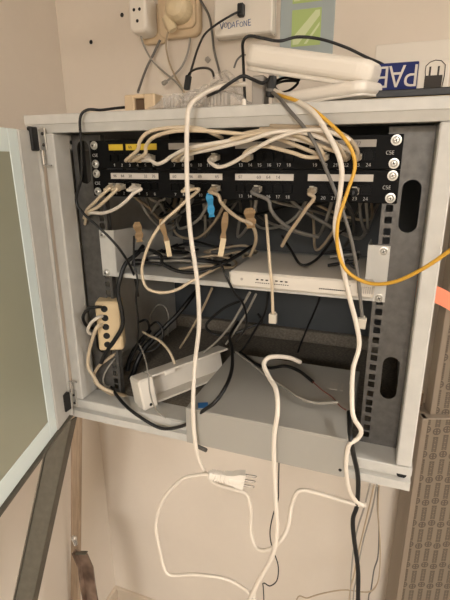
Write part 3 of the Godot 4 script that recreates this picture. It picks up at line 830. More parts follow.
	cable("black_cable", "black cable lying along the cabinet floor out over the front bar", [V(-0.2732, -0.4362, -0.03), V(-0.2229, -0.4301, 0.02), V(-0.1796, -0.4357, 0.048), V(-0.1427, -0.4479, 0.056), V(-0.1093, -0.4589, 0.056), V(-0.0812, -0.452, 0.057), V(-0.0434, -0.4229, 0.075), V(-0.0068, -0.3784, 0.1), V(0.0149, -0.3562, 0.104), V(0.0238, -0.34, 0.08), V(0.016, -0.3339, 0.03), V(-0.0016, -0.3254, -0.02), V(-0.0196, -0.3169, -0.06), V(-0.0177, -0.3033, -0.1)], 0.0030, k)
	cable("black_cable", "black cable dropping below the switch in front of the back panel", [V(0.1439, -0.2119, -0.03), V(0.1316, -0.2492, -0.07), V(0.1133, -0.2984, -0.11), V(0.0951, -0.3504, -0.15), V(0.0846, -0.3837, -0.18)], 0.0018, k)
	cable("black_cable", "short black cable end lying on top of the grey box", [V(-0.0167, -0.3694, -0.11), V(0.025, -0.375, -0.08), V(0.0571, -0.3687, -0.06), V(0.0866, -0.3554, -0.05), V(0.1142, -0.3534, -0.035), V(0.1425, -0.3568, -0.01)], 0.0030, k)
	cable("red_wire", "thin reddish wires leading off the black cable end on the box", [V(0.1425, -0.3568, -0.01), V(0.1596, -0.3605, 0.005), V(0.1773, -0.3617, 0.02), V(0.1922, -0.3605, 0.045), V(0.2019, -0.3596, 0.055)], 0.0010, M.cable_red)
	cable("grey_cable", "pale grey cable lying across the top of the grey box", [V(-0.025, -0.3706, -0.11), V(0.0201, -0.3713, -0.07), V(0.0615, -0.3715, -0.03), V(0.0958, -0.3719, -0.005), V(0.1286, -0.3701, 0.025), V(0.1584, -0.3677, 0.035), V(0.1883, -0.3584, 0.038)], 0.0022, M.cable_pale_grey)
	# plug hanging before the switch
	var h := thing("cream_cable", "cream cable with a clear plug hanging in front of the white switch", "cable", V(0.0596, -0.0881, 0))
	var hp: Array = []
	for p: Vector3 in [V(0.0596, -0.0881, 0), V(0.0715, -0.1202, 0.03), V(0.0793, -0.155, 0.045), V(0.0839, -0.1866, 0.048), V(0.0866, -0.2294, 0.048)]: hp.append(p - h.position)
	part(h, "cord", tube(hp, 0.0022), M.cable_cream)
	plug_parts(h, hp[-1] + Vector3(0, -0.011, 0), Vector3(0, 1, 0.05), M.cable_cream, false)
	# in the socket block
	var sb := [
		["black cord looped from the top socket of the cream block", [V(-0.2291, -0.2557, 0.03), V(-0.2283, -0.251, 0.045), V(-0.2455, -0.2565, 0.045), V(-0.266, -0.2772, 0.035), V(-0.2733, -0.2988, 0.02), V(-0.2684, -0.3077, 0.01), V(-0.2878, -0.3274, -0.02)], 0.0030, k],
		["white cord looped from the second socket of the cream block", [V(-0.2287, -0.2726, 0.03), V(-0.2284, -0.2712, 0.045), V(-0.2421, -0.2822, 0.045), V(-0.2541, -0.2988, 0.04), V(-0.2563, -0.3106, 0.03), V(-0.2605, -0.3167, 0.01)], 0.0030, w],
		["cream cord hanging from the third socket of the cream block", [V(-0.2305, -0.2898, 0.03), V(-0.2302, -0.2882, 0.045), V(-0.2448, -0.311, 0.04), V(-0.2649, -0.3476, 0.03), V(-0.2706, -0.377, 0.03), V(-0.2595, -0.398, 0.03), V(-0.2479, -0.4148, 0.03), V(-0.2295, -0.4292, 0.02), V(-0.2126, -0.4452, 0)], 0.0032, M.cable_cream]]
	for s: Array in sb: cable("power_cable", s[0], s[1], s[2], s[3])
	cable("beige_cable", "beige cord sloping down left below the cream block", [V(-0.2295, -0.3591, -0.01), V(-0.2391, -0.3665, 0.01), V(-0.2559, -0.3813, 0.02), V(-0.2677, -0.4064, 0.02), V(-0.2538, -0.4252, 0.02), V(-0.2268, -0.4524, 0), V(-0.2073, -0.4748, -0.04)], 0.0028, M.cable_beige)
	cable("beige_cable", "thin pale cord looping beside the beige one near the rail foot", [V(-0.2292, -0.3632, -0.03), V(-0.2379, -0.377, 0), V(-0.2516, -0.402, 0.01), V(-0.2536, -0.4216, 0.01), V(-0.2475, -0.4299, 0), V(-0.2459, -0.4176, -0.02), V(-0.252, -0.3927, -0.04)], 0.0016, M.cable_pale_grey)
	# loose loops under the shelf
	cable("cream_cable", "cream cable arching from the black bundle towards the trough", [V(-0.2206, -0.3467, -0.09), V(-0.1928, -0.3441, -0.07), V(-0.1596, -0.3424, -0.05), V(-0.1304, -0.3507, -0.03), V(-0.1138, -0.3702, -0.02)], 0.0026, M.cable_cream)
	cable("cream_cable", "thin cream wire falling in front of the trough end", [V(-0.1944, -0.3456, -0.03), V(-0.1665, -0.3515, 0), V(-0.1331, -0.3592, 0.045), V(-0.1256, -0.3914, 0.055), V(-0.1205, -0.4246, 0.05), V(-0.1008, -0.4417, 0.048)], 0.0014, M.cable_pale_grey)
	cable("black_cable", "thick black bundle rising left to right under the shelf", [V(-0.2323, -0.3975, -0.1), V(-0.2072, -0.3659, -0.11), V(-0.1882, -0.3437, -0.13), V(-0.169, -0.3212, -0.15), V(-0.1514, -0.2926, -0.18), V(-0.1472, -0.2761, -0.22)], 0.0050, k)
	cable("black_cable", "black loops hanging above the trough", [V(-0.2222, -0.3215, -0.08), V(-0.2057, -0.3152, -0.08), V(-0.2059, -0.336, -0.09), V(-0.2255, -0.3691, -0.1), V(-0.2414, -0.3896, -0.1), V(-0.2225, -0.396, -0.1), V(-0.1986, -0.3829, -0.11), V(-0.1906, -0.3539, -0.12), V(-0.2036, -0.3331, -0.12), V(-0.2209, -0.3443, -0.12)], 0.0024, k)
	cable("black_cable", "black oval loop hanging under the left end of the switch", [V(0.0004, -0.2516, -0.08), V(-0.0305, -0.2665, -0.08), V(-0.0586, -0.2893, -0.08), V(-0.0753, -0.3115, -0.08), V(-0.0631, -0.3301, -0.09), V(-0.0263, -0.3251, -0.09), V(0.0062, -0.3104, -0.1), V(0.0267, -0.3013, -0.11), V(0.0157, -0.2899, -0.12)], 0.0026, k)
	cable("black_cable", "black cable swinging below the switch down to the box", [V(0.0499, -0.2261, -0.06), V(0.0428, -0.2665, -0.07), V(0.019, -0.3111, -0.09), V(-0.0045, -0.3528, -0.11), V(-0.02, -0.3741, -0.12)], 0.0022, k)
	cable("black_cable", "black cable hanging down from the shelf left of the switch", [V(-0.0072, -0.1607, 0.02), V(0.0063, -0.1796, 0.03), V(0.0159, -0.2071, 0.02), V(0.0261, -0.2354, 0), V(0.0172, -0.2855, -0.04), V(-0.0182, -0.3404, -0.09)], 0.0020, k)
	cable("grey_cable", "grey cable slanting from the shelf edge down behind the tall white cable", [V(-0.0497, -0.2256, -0.05), V(-0.0764, -0.2723, -0.07), V(-0.1164, -0.3324, -0.1), V(-0.1523, -0.3848, -0.12)], 0.0022, M.cable_beige)
	cable("grey_cable", "pale cable slanting below the left end of the switch", [V(0.0268, -0.22, -0.03), V(0.0079, -0.2535, -0.04), V(-0.0195, -0.2973, -0.06), V(-0.0592, -0.3462, -0.09), V(-0.0892, -0.376, -0.1)], 0.0022, M.cable_pale_grey)
	cable("grey_cable", "second pale cable slanting below the switch, close to the first", [V(0.0373, -0.2225, -0.03), V(0.0175, -0.2592, -0.05), V(-0.0095, -0.3035, -0.07), V(-0.0422, -0.352, -0.1)], 0.0020, M.cable_pale_grey)
	cable("grey_cable", "thin grey cable looping in front of the back panel under the shelf", [V(-0.2687, -0.389, -0.2), V(-0.2637, -0.3512, -0.2), V(-0.244, -0.3247, -0.2), V(-0.2238, -0.3297, -0.2), V(-0.2176, -0.3579, -0.2), V(-0.2221, -0.3978, -0.2)], 0.0018, M.cable_pale_grey)
	cable("black_cable", "thick black bundle dropping from the loops to the floor left of the trough", [V(-0.2078, -0.3653, -0.12), V(-0.2216, -0.3821, -0.1), V(-0.2308, -0.407, -0.08), V(-0.2417, -0.441, -0.07), V(-0.257, -0.4669, -0.06)], 0.0055, k)
	cable("black_cable", "second thick black bundle close beside the first, left of the trough", [V(-0.2333, -0.3623, -0.14), V(-0.2516, -0.3868, -0.13), V(-0.2675, -0.4112, -0.12), V(-0.2697, -0.4362, -0.1), V(-0.2662, -0.4694, -0.09), V(-0.2463, -0.4848, -0.08)], 0.0050, k)
	cable("grey_cable", "pale cable lying coiled on the cabinet floor left of the trough", [V(-0.2862, -0.4627, -0.06), V(-0.2608, -0.4718, -0.05), V(-0.243, -0.4737, -0.06), V(-0.2717, -0.4752, -0.09), V(-0.3024, -0.4758, -0.09), V(-0.2973, -0.4743, -0.06), V(-0.2524, -0.4689, -0.03), V(-0.2173, -0.4613, -0.02)], 0.0022, M.cable_beige)
	# on the shelf: black cable along the shelf, then the tangle behind the panels
	cable("black_cable", "black cable lying along the shelf behind the cream loop", [V(-0.1917, -0.1663, -0.03), V(-0.153, -0.1584, -0.02), V(-0.1211, -0.1629, 0), V(-0.1126, -0.1738, 0.01), V(-0.0844, -0.1831, 0.012), V(-0.0459, -0.1821, 0.01), V(-0.0153, -0.1709, -0.01), V(0.0023, -0.161, -0.05), V(0.0111, -0.1539, -0.09)], 0.0030, k)
	cable("black_cable", "black cable reaching over the white switch to the right", [V(0.0712, -0.1285, -0.06), V(0.095, -0.1478, -0.03), V(0.1172, -0.1605, 0), V(0.136, -0.1546, -0.03), V(0.1564, -0.1256, -0.07), V(0.1834, -0.1094, -0.1)], 0.0022, k)
	rng.seed = 77
	for n in 24:
		var i := n
		var x := port_x(i)
		var low := rng.randf_range(-0.165, -0.10)
		var far := rng.randf_range(-0.22, -0.09)
		var side := -1.0 if x < 0.06 or rng.randf() < 0.4 else 1.0
		var x2 := clampf(x + side * rng.randf_range(0.05, 0.2), -0.2, 0.2)
		var x3 := clampf(x2 + side * rng.randf_range(0.0, 0.12), -0.2, 0.2)
		var q: Array = [V(x, -0.005 - 0.04445 * (n % 2), -0.006), V(x, -0.03 - 0.04 * (n % 2), -0.03), V(lerpf(x, x2, 0.4), low * 0.75, far * 0.55), V(x2, low, far), V(x3, low + rng.randf_range(0.0, 0.05), far - 0.06), V(x3 + side * 0.02, low + 0.07, far - 0.1)]
		cable("rear_cable", "dim %s cable behind %s port of %s group, %s patch panel" % [["pale grey", "beige", "dark grey", "light grey", "black"][n % 5], ["first", "second", "third", "fourth", "fifth", "sixth"][i % 6], ["first", "second", "third", "last"][i / 6], ["upper", "lower"][n % 2]], q, rng.randf_range(0.0022, 0.003), [M.cable_pale_grey, M.cable_beige, M.cable_grey, M.cable_pale_grey, M.cable_black][n % 5], "tangled cables behind the patch panels")
	for n in 15:
		var x := rng.randf_range(-0.17, -0.03) if n < 12 else rng.randf_range(0.02, 0.19)
		var z := rng.randf_range(-0.12, -0.06) if n >= 12 else rng.randf_range(-0.2, -0.03)
		var y := -0.193 if n < 12 else -0.1695
		var q: Array = []
		var a := rng.randf() * TAU
		for s in 6:
			a += rng.randf_range(0.5, 1.1)
			q.append(V(clampf(x, -0.19 if n < 12 else 0.02, -0.015 if n < 12 else 0.19), y + 0.012 * absf(sin(s * 2.0 + n)), clampf(z, -0.24 if n < 12 else -0.13, -0.02 if n < 12 else -0.045)))
			x += cos(a) * 0.05; z += sin(a) * 0.04
		cable("coiled_cable", "dim cable lying in the heap on the shelf left of the switch" if n < 12 else "dim cable lying in the heap on top of the white switch", q, 0.0026, [M.cable_black, M.cable_pale_grey, M.cable_black, M.cable_beige][n % 4], "heap of cables on the shelf" if n < 12 else "heap of cables on the switch")
	# loose wires below the cabinet
	var lw := [
		["leftmost pale wire of the bundle hanging below the cabinet's right end", [V(0.2474, -0.5596, -0.05), V(0.2419, -0.6394, -0.08), V(0.2326, -0.7257, -0.1), V(0.2309, -0.8036, -0.1), V(0.2353, -0.914, -0.1)], M.cable_pale_grey],
		["second pale wire of the bundle hanging below the cabinet's right end", [V(0.2542, -0.5598, -0.05), V(0.2498, -0.6462, -0.08), V(0.2421, -0.7476, -0.1), V(0.2367, -0.8279, -0.1), V(0.2333, -0.9149, -0.1)], M.cable_beige],
		["third pale wire of the bundle, bending left at the bottom", [V(0.2591, -0.5584, -0.05), V(0.2569, -0.6566, -0.1), V(0.2485, -0.7564, -0.13), V(0.2446, -0.8054, -0.13), V(0.2418, -0.8724, -0.13), V(0.2414, -0.9472, -0.13)], M.cable_pale_grey],
		["rightmost thin wire curving round to the left near the bottom", [V(0.2644, -0.5985, -0.1), V(0.2701, -0.7008, -0.15), V(0.2832, -0.8169, -0.2), V(0.2899, -0.8888, -0.2), V(0.2884, -0.9428, -0.2), V(0.2713, -0.9742, -0.2), V(0.2201, -0.9892, -0.2), V(0.1747, -1.0176, -0.2), V(0.135, -1.0507, -0.2), V(0.1062, -1.083, -0.2)], M.cable_beige],
		["short dark wire beside the rightmost one", [V(0.2626, -0.599, -0.1), V(0.2683, -0.6913, -0.15), V(0.2781, -0.7853, -0.2), V(0.2842, -0.8822, -0.22), V(0.2794, -0.9259, -0.22), V(0.2782, -0.9879, -0.22), V(0.2758, -1.0398, -0.22)], M.cable_grey]]
	for s: Array in lw: cable("hanging_wire", s[0], s[1], 0.0017, s[2])

# ---------------------------------------------------------------- on top of the cabinet
func on_top() -> void:
	var y := 0.0605
	# upper router, leaning down to the right, and the flat one under it
	var r := thing("router", "upper white router tilted on top of the cabinet", "router", V(0.110, 0.111, 0.0))
	r.transform.basis = rot(6, -4, -11.5)
	part(r, "shell", slab(0.176, 0.150, 0.028, 0.02, 0.009), M.plastic_white, Vector3(0, 0.002, -0.06), rot(-90, 0, 0))
	part(r, "side_band", slab(0.168, 0.142, 0.006, 0.018, 0.002), M.plastic_shell, Vector3(0, -0.0145, -0.06), rot(-90, 0, 0))
	part(r, "grille", box(0.09, 0.002, 0.02, 0.0005), M.cable_grey, Vector3(0.01, 0.017, -0.1))
	part(r, "foot", box(0.008, 0.010, 0.008, 0.002), M.plastic_white, Vector3(0.05, -0.021, -0.004))
	var f := thing("router", "lower flat white router lying under the tilted one", "router", V(0.135, 0.0765, -0.03))
	f.transform.basis = rot(4, -12, 4)
	part(f, "shell", slab(0.132, 0.10, 0.016, 0.016, 0.006), M.plastic_white, Vector3(0, 0, 0), rot(-90, 0, 0))
	part(f, "base_band", slab(0.125, 0.094, 0.004, 0.014, 0.001), M.plastic_shell, Vector3(0, -0.0085, 0), rot(-90, 0, 0))
	var s := thing("router_stand", "grey upright stand under the left end of the tilted router", "stand", V(0.042, y, -0.02))
	part(s, "post", box(0.018, 0.042, 0.03, 0.002), M.label_grey, Vector3(0, 0.022, 0))
	part(s, "foot_plate", box(0.026, 0.003, 0.04, 0.001), M.label_grey, Vector3(0, 0.0015, 0))
	var ad := thing("power_adaptor", "black cylindrical cable coupling beside the router stand", "adaptor", V(0.0645, y + 0.012, 0.012))
	part(ad, "barrel", lathe(PackedVector2Array([Vector2(0, 0), Vector2(0.006, 0), Vector2(0.0066, 0.004), Vector2(0.0066, 0.02), Vector2(0.005, 0.026), Vector2(0, 0.027)]), 14), M.plastic_black, Vector3.ZERO, rot(0, 0, -8))
	part(ad, "collar", lathe(PackedVector2Array([Vector2(0.0072, 0.006), Vector2(0.0078, 0.008), Vector2(0.0072, 0.010)]), 14), M.cable_grey, Vector3.ZERO, rot(0, 0, -8))
	var k: Material = M.cable_black
	cable("black_lead", "black lead running over the tilted router from left to right", [V(0.0155, 0.0754, -0.03), V(0.0138, 0.1024, -0.03), V(0.0153, 0.1332, -0.02), V(0.0184, 0.1473, -0.01), V(0.0271, 0.154, -0.01), V(0.0429, 0.1523, -0.02), V(0.0661, 0.1488, -0.03), V(0.0857, 0.1564, -0.05), V(0.1165, 0.1534, -0.06), V(0.1495, 0.1447, -0.08), V(0.179, 0.1315, -0.09), V(0.2058, 0.1197, -0.1), V(0.217, 0.1032, -0.1)], 0.0021, k)
	cable("black_lead", "thick black lead from the plastic bag to the cable coupling", [V(-0.0246, 0.0771, 0.02), V(-0.005, 0.0838, 0.02), V(0.0142, 0.0941, 0.02), V(0.0269, 0.1003, 0.015), V(0.0389, 0.0963, 0.012), V(0.0537, 0.0902, 0.014), V(0.062, 0.0934, 0.014)], 0.0024, k)
	cable("black_lead", "short black lead bunched behind the cable coupling", [V(0.0586, 0.0805, 0), V(0.0671, 0.0915, -0.01), V(0.0788, 0.096, -0.02), V(0.0938, 0.0953, -0.03), V(0.085, 0.0842, -0.02), V(0.0732, 0.081, -0.01), V(0.063, 0.0924, -0.015), V(0.0735, 0.1016, -0.03), V(0.0945, 0.0992, -0.04)], 0.0018, k)
	# small beige box, slotted duct, bag, boot
	var b := thing("beige_junction_box", "small beige junction box with a brown opening on the cabinet's front edge", "box", V(-0.146, y, 0.0))
	part(b, "shell", span(Vector3(-0.027, 0, -0.03), Vector3(-0.009, 0.0275, 0.0), 0.002), M.plastic_beige)
	part(b, "shell", span(Vector3(0.008, 0, -0.03), Vector3(0.027, 0.0275, 0.0), 0.002), M.plastic_beige)
	part(b, "shell", span(Vector3(-0.010, 0.0215, -0.03), Vector3(0.009, 0.0275, -0.0005), 0.001), M.plastic_beige)
	part(b, "opening", span(Vector3(-0.010, 0, -0.028), Vector3(0.009, 0.0215, -0.006), 0.001), M.crate_wood)
	var d := thing("slotted_duct", "length of white slotted cable duct lying behind the beige box", "cable duct", V(-0.10, y, -0.07))
	d.transform.basis = rot(0, -4, 0)
	part(d, "base", span(Vector3(-0.085, 0, -0.03), Vector3(0.075, 0.004, 0.0), 0.0008), M.plastic_shell)
	part(d, "lid", span(Vector3(-0.085, 0.032, -0.03), Vector3(0.075, 0.0345, 0.0015), 0.0006), M.plastic_white)
	var fin := span(Vector3(-0.0021, 0.004, -0.0025), Vector3(0.0021, 0.032, 0.0), 0.0006)
	for n in 26:
		part(d, "fin", fin, M.plastic_white, Vector3(-0.082 + 0.0062 * n, 0, 0))
	part(d, "inner_wall", span(Vector3(-0.085, 0.004, -0.012), Vector3(0.075, 0.032, -0.006), 0.0006), M.plastic_white)
	bag(V(-0.045, y + 0.002, 0.0))
	var rj := thing("yellow_boot_plug", "small yellow cable boot standing behind the plastic bag", "plug", V(-0.068, y + 0.004, -0.08))
	part(rj, "boot", slab(0.013, 0.032, 0.012, 0.003, 0.002, 0.8), M.cable_yellow, Vector3(0, 0.02, 0))
	part(rj, "tip", box(0.008, 0.008, 0.008, 0.001), M.plug_clear, Vector3(0, 0.039, 0))
	var pin := thing("white_peg", "tiny white peg at the front edge left of the coupling", "peg", V(0.036, y, 0.038))
	part(pin, "peg_body", lathe(PackedVector2Array([Vector2(0, 0), Vector2(0.003, 0), Vector2(0.003, 0.006), Vector2(0.0022, 0.008), Vector2(0, 0.0085)]), 12), M.plastic_white)
	# blue carton, black book, white carton behind
	var bl := thing("printed_carton", "dark blue printed carton standing upside down at the right", "carton", V(0.234, y + 0.0195, -0.07))
	part(bl, "body", span(Vector3(-0.07, 0, -0.035), Vector3(0.017, 0.038, 0.0), 0.001), M.carton_blue)
	part(bl, "white_end", span(Vector3(0.017, 0, -0.035), Vector3(0.056, 0.038, 0.0), 0.001), M.carton_white)
	var st := start()
	add_text(st, "P", 0.026, Vector3(0.009, 0.0215, 0.0004), rot(0, 0, 180))
	add_text(st, "A", 0.026, Vector3(-0.01, 0.0215, 0.0004), rot(0, 0, 180))
	add_text(st, "B", 0.026, Vector3(-0.03, 0.0215, 0.0004), rot(0, 0, 180))
	part(bl, "lettering", st.commit(), M.label_white)
	st = start()
	add_span(st, Vector3(0.026, 0.001, 0.0), Vector3(0.048, 0.019, 0.0004))
	add_span(st, Vector3(0.0305, 0.019, 0.0), Vector3(0.033, 0.030, 0.0004))
	add_span(st, Vector3(0.041, 0.019, 0.0), Vector3(0.0435, 0.030, 0.0004))
	part(bl, "emblem", st.commit(), M.ink_dark)
	part(bl, "emblem_outline", tube([Vector3(0.027, 0.018, 0.0004), Vector3(0.026, 0.031, 0.0004), Vector3(0.037, 0.0375, 0.0004), Vector3(0.050, 0.031, 0.0004), Vector3(0.049, 0.004, 0.0004)], 0.0006, 5, 2), M.ink_dark)
	var bk := thing("black_book", "flat black book with cream page edges under the blue carton", "book", V(0.252, y, -0.035))
	part(bk, "cover", span(Vector3(-0.075, 0.0095, -0.07), Vector3(0.045, 0.019, 0.0), 0.001), M.book_black)
	part(bk, "pages", span(Vector3(-0.073, 0.0008, -0.068), Vector3(0.043, 0.0095, -0.002), 0.0005), M.paper_cream)
	var wc := thing("white_carton", "plain white carton at the back right of the cabinet top", "carton", V(0.255, y, -0.20))
	part(wc, "body", span(Vector3(-0.07, 0, -0.1), Vector3(0.045, 0.108, 0.0), 0.001), M.carton_white)
	part(wc, "flap", span(Vector3(-0.07, 0.108, -0.1), Vector3(0.045, 0.1092, -0.045), 0.0004), M.carton_white)

func bag(at: Vector3) -> void:
	var n := FastNoiseLite.new()
	n.seed = 5
	n.frequency = 15.0
	n.fractal_octaves = 2
	var nu := 48
	var nv := 26
	var grid: Array = []
	for i in nu + 1:
		var row := PackedVector3Array()
		for j in nv + 1:
			var u := float(i) / nu
			var v := float(j) / nv
			var edge := clampf(minf(minf(u, 1.0 - u) * 5.0, minf(v, 1.0 - v) * 4.0), 0.0, 1.0)
			var x := lerpf(-0.07, 0.075, u) + 0.01 * n.get_noise_2d(v, 3.0)
			var z := lerpf(-0.09, 0.035, v) + 0.01 * n.get_noise_2d(u, 7.0)
			var hump := 0.034 * exp(-pow((u - 0.62) / 0.16, 2.0)) * exp(-pow((v - 0.35) / 0.3, 2.0))
			row.append(Vector3(x, maxf(0.0, edge * (0.019 + hump + 0.014 * n.get_noise_3d(u * 0.145 * 2.0, v * 0.125 * 2.0, 0.5))) + 0.0004, z))
		grid.append(row)
	var st := start()
	for i in nu:
		for j in nv:
			quad(st, grid[i][j], grid[i + 1][j], grid[i + 1][j + 1], grid[i][j + 1], Vector3.UP)
	solo("plastic_bag", "crumpled clear plastic bag lying on top of the cabinet", "bag", st.commit(), M.bag, at)

# ---------------------------------------------------------------- on the wall above
func on_wall() -> void:
	var zw := -0.4
	# white adaptor on a beige base
	var a := thing("wall_adaptor", "white plug adaptor with three holes on the wall at left", "socket", V(-0.335, 0.295, zw))
	part(a, "base_plate", slab(0.062, 0.08, 0.012, 0.012, 0.004), M.plastic_beige, Vector3(0.01, -0.006, 0.006))
	part(a, "body", slab(0.047, 0.078, 0.052, 0.015, 0.007, 0.94), M.plastic_white, Vector3(0, 0.004, 0.037))
	for q: Vector2 in [Vector2(-0.007, 0.012), Vector2(0.007, 0.012), Vector2(0.0, -0.010)]:
		part(a, "socket_hole", lathe(PackedVector2Array([Vector2(0, 0.0004), Vector2(0.0032, 0.0004), Vector2(0.0036, 0)]), 10, rot(90, 0, 0)), M.dark_slot, Vector3(q.x, q.y, 0.0632))
	var b := thing("wall_socket", "beige wall socket with a round white plug in it", "socket", V(-0.256, 0.305, zw))
	part(b, "plate", slab(0.105, 0.10, 0.018, 0.02, 0.006), M.plastic_beige, Vector3(0, 0, 0.009))
	part(b, "rim", slab(0.08, 0.078, 0.01, 0.016, 0.004), M.plastic_beige, Vector3(0.004, 0.004, 0.02))
	var pl := thing("round_plug", "round cream plug with cord collar in the beige socket", "plug", V(-0.246, 0.306, zw + 0.025))
	part(pl, "dome", lathe(PackedVector2Array([Vector2(0.0285, 0), Vector2(0.0285, 0.012), Vector2(0.026, 0.026), Vector2(0.019, 0.036), Vector2(0.009, 0.040), Vector2(0, 0.041)]), 24, rot(90, 0, 0)), M.plastic_cream)
	part(pl, "cord_collar", lathe(PackedVector2Array([Vector2(0.012, 0.02), Vector2(0.0115, -0.008), Vector2(0.009, -0.012), Vector2(0, -0.012)]), 14), M.plastic_cream, Vector3(-0.018, -0.031, 0.016), rot(0, 0, 28))
	cable("thin_cable", "thin grey cord hanging from the white wall adaptor", [V(-0.3429, 0.269, -0.36), V(-0.3401, 0.2424, -0.37), V(-0.3211, 0.212, -0.37), V(-0.2862, 0.1831, -0.36), V(-0.2421, 0.1557, -0.33), V(-0.2093, 0.1301, -0.3)], 0.0022, M.cable_pale_grey)
	cable("thin_cable", "dark grey cord running down left from under the wall sockets", [V(-0.3059, 0.255, -0.385), V(-0.3231, 0.2295, -0.385), V(-0.3407, 0.2004, -0.38), V(-0.3446, 0.1699, -0.36), V(-0.3221, 0.1358, -0.3)], 0.0030, M.cable_grey)
	cable("thin_cable", "cream cord falling from the round plug behind the duct", [V(-0.2721, 0.2628, -0.36), V(-0.2807, 0.2407, -0.365), V(-0.2771, 0.2121, -0.365), V(-0.2584, 0.1798, -0.35), V(-0.2254, 0.1454, -0.32), V(-0.1956, 0.1193, -0.28)], 0.0022, M.cable_beige)
	var wc := thing("thin_cable", "grey cord with a plug end looping left from the beige socket", "cable", V(-0.2301, 0.2527, -0.385))
	var pts: Array = []
	for p: Vector3 in [V(-0.2301, 0.2527, -0.385), V(-0.2337, 0.2239, -0.38), V(-0.2473, 0.1954, -0.375), V(-0.2686, 0.1753, -0.37), V(-0.282, 0.1649, -0.365)]: pts.append(p - wc.position)
	part(wc, "cord", tube(pts, 0.0024), M.cable_pale_grey)
	part(wc, "plug_end", box(0.014, 0.009, 0.009, 0.002), M.cable_pale_grey, pts[-1] + Vector3(-0.006, -0.003, 0), rot(0, 0, 25))
	cable("thin_cable", "grey-brown cord coming down from above between socket and white box", [V(-0.213, 0.3364, -0.385), V(-0.1992, 0.3179, -0.385), V(-0.1832, 0.2915, -0.385), V(-0.1766, 0.26, -0.385), V(-0.1723, 0.2242, -0.385), V(-0.1612, 0.1905, -0.38), V(-0.1331, 0.1534, -0.33)], 0.0026, M.cable_grey)
	cable("thin_cable", "thin cord sticking up over the white wall adaptor", [V(-0.3333, 0.3155, -0.345), V(-0.3276, 0.3244, -0.345), V(-0.318, 0.3351, -0.36), V(-0.3283, 0.3583, -0.39)], 0.0016, M.cable_grey)
	# white wall box
	var v := thing("white_wall_box", "white wall box with handwritten blue name and black lead", "box", V(-0.098, 0.242, zw))
	part(v, "body", span(Vector3(-0.064, 0, 0.0), Vector3(0.064, 0.12, 0.04), 0.003), M.plastic_white)
	part(v, "lid_joint", span(Vector3(-0.0645, -0.0005, 0.012), Vector3(0.0645, 0.1205, 0.0135)), M.label_grey)
	var st := start()
	var words := "VODAFONE"
	for i in words.length():
		add_text(st, words[i], [0.0125, 0.009, 0.011, 0.010, 0.011, 0.009, 0.010, 0.0115][i], Vector3(-0.046 + 0.0088 * i, 0.0205 + 0.001 * sin(i * 2.1), 0.0402), rot(0, 0, [4, -6, 3, -3, 5, -4, 2, 6][i]))
	part(v, "handwriting", st.commit(), M.marker_blue)
	var j := thing("black_lead", "black lead plugged into the white wall box, curving down left", "cable", V(-0.0985, 0.286, zw + 0.04))
	part(j, "connector", box(0.0135, 0.024, 0.014, 0.002), M.plastic_black, Vector3(0, 0, 0.007))
	pts = []
	for p: Vector3 in [V(-0.0982, 0.2823, -0.345), V(-0.1183, 0.274, -0.34), V(-0.1434, 0.2595, -0.33), V(-0.1624, 0.2384, -0.31), V(-0.1658, 0.2071, -0.28), V(-0.1601, 0.1708, -0.24), V(-0.1514, 0.1395, -0.2)]: pts.append(p - j.position)
	part(j, "cord", tube(pts, 0.0023), M.cable_black)
	part(j, "plug_end", box(0.011, 0.026, 0.010, 0.002), M.plastic_black, pts[-1] + Vector3(-0.003, -0.008, 0), rot(0, 0, -12))
	cable("black_lead", "short black lead arching from its plug to the yellow boot", [V(-0.1559, 0.1294, -0.2), V(-0.1511, 0.1464, -0.2), V(-0.1277, 0.1502, -0.18), V(-0.0955, 0.1449, -0.15), V(-0.0723, 0.1339, -0.12), V(-0.0609, 0.1197, -0.1)], 0.0021, M.cable_black)
	cable("thin_cable", "grey cord bending up behind the bag to the tilted router", [V(-0.0608, 0.1507, -0.2), V(-0.055, 0.1634, -0.2), V(-0.0437, 0.1707, -0.2), V(-0.0242, 0.164, -0.18)], 0.0018, M.cable_grey)
	var cl := thing("cable_clip", "small grey diamond-shaped clip on the wall below the white box", "clip", V(-0.193, 0.2083, zw))
	part(cl, "pad", box(0.011, 0.011, 0.004, 0.001), M.label_grey, Vector3(0, 0, 0.002), rot(0, 0, 45))
	part(cl, "strap", box(0.004, 0.012, 0.003, 0.001), M.label_grey, Vector3(0, 0, 0.005), rot(0, 0, 45))
	# grey-blue board with green cards
	var g := thing("wall_chart", "grey-blue wall chart with pale green striped panels", "chart", V(0.031, 0.29, zw))
	part(g, "backing", span(Vector3(-0.056, -0.13, 0), Vector3(0.056, 0.15, 0.006), 0.001), M.frame_blue_grey)
	for k in 2:
		var c := part(g, "green_panel", span(Vector3(-0.031, -0.072, 0.006), Vector3(0.030, -0.004, 0.0068), 0.0002), M.card_green, Vector3(0, 0.0795 * k, 0))
		st = start()
		add_prism(st, PackedVector2Array([Vector2(-0.028, -0.068), Vector2(-0.016, -0.068), Vector2(0.027, -0.018), Vector2(0.027, -0.008), Vector2(0.018, -0.008), Vector2(-0.028, -0.054)]), 0.0068, 0.0072)
		add_prism(st, PackedVector2Array([Vector2(-0.004, -0.068), Vector2(0.002, -0.068), Vector2(0.027, -0.036), Vector2(0.027, -0.03)]), 0.0068, 0.0072)
		part(c, "stripe", st.commit(), M.card_stripe)

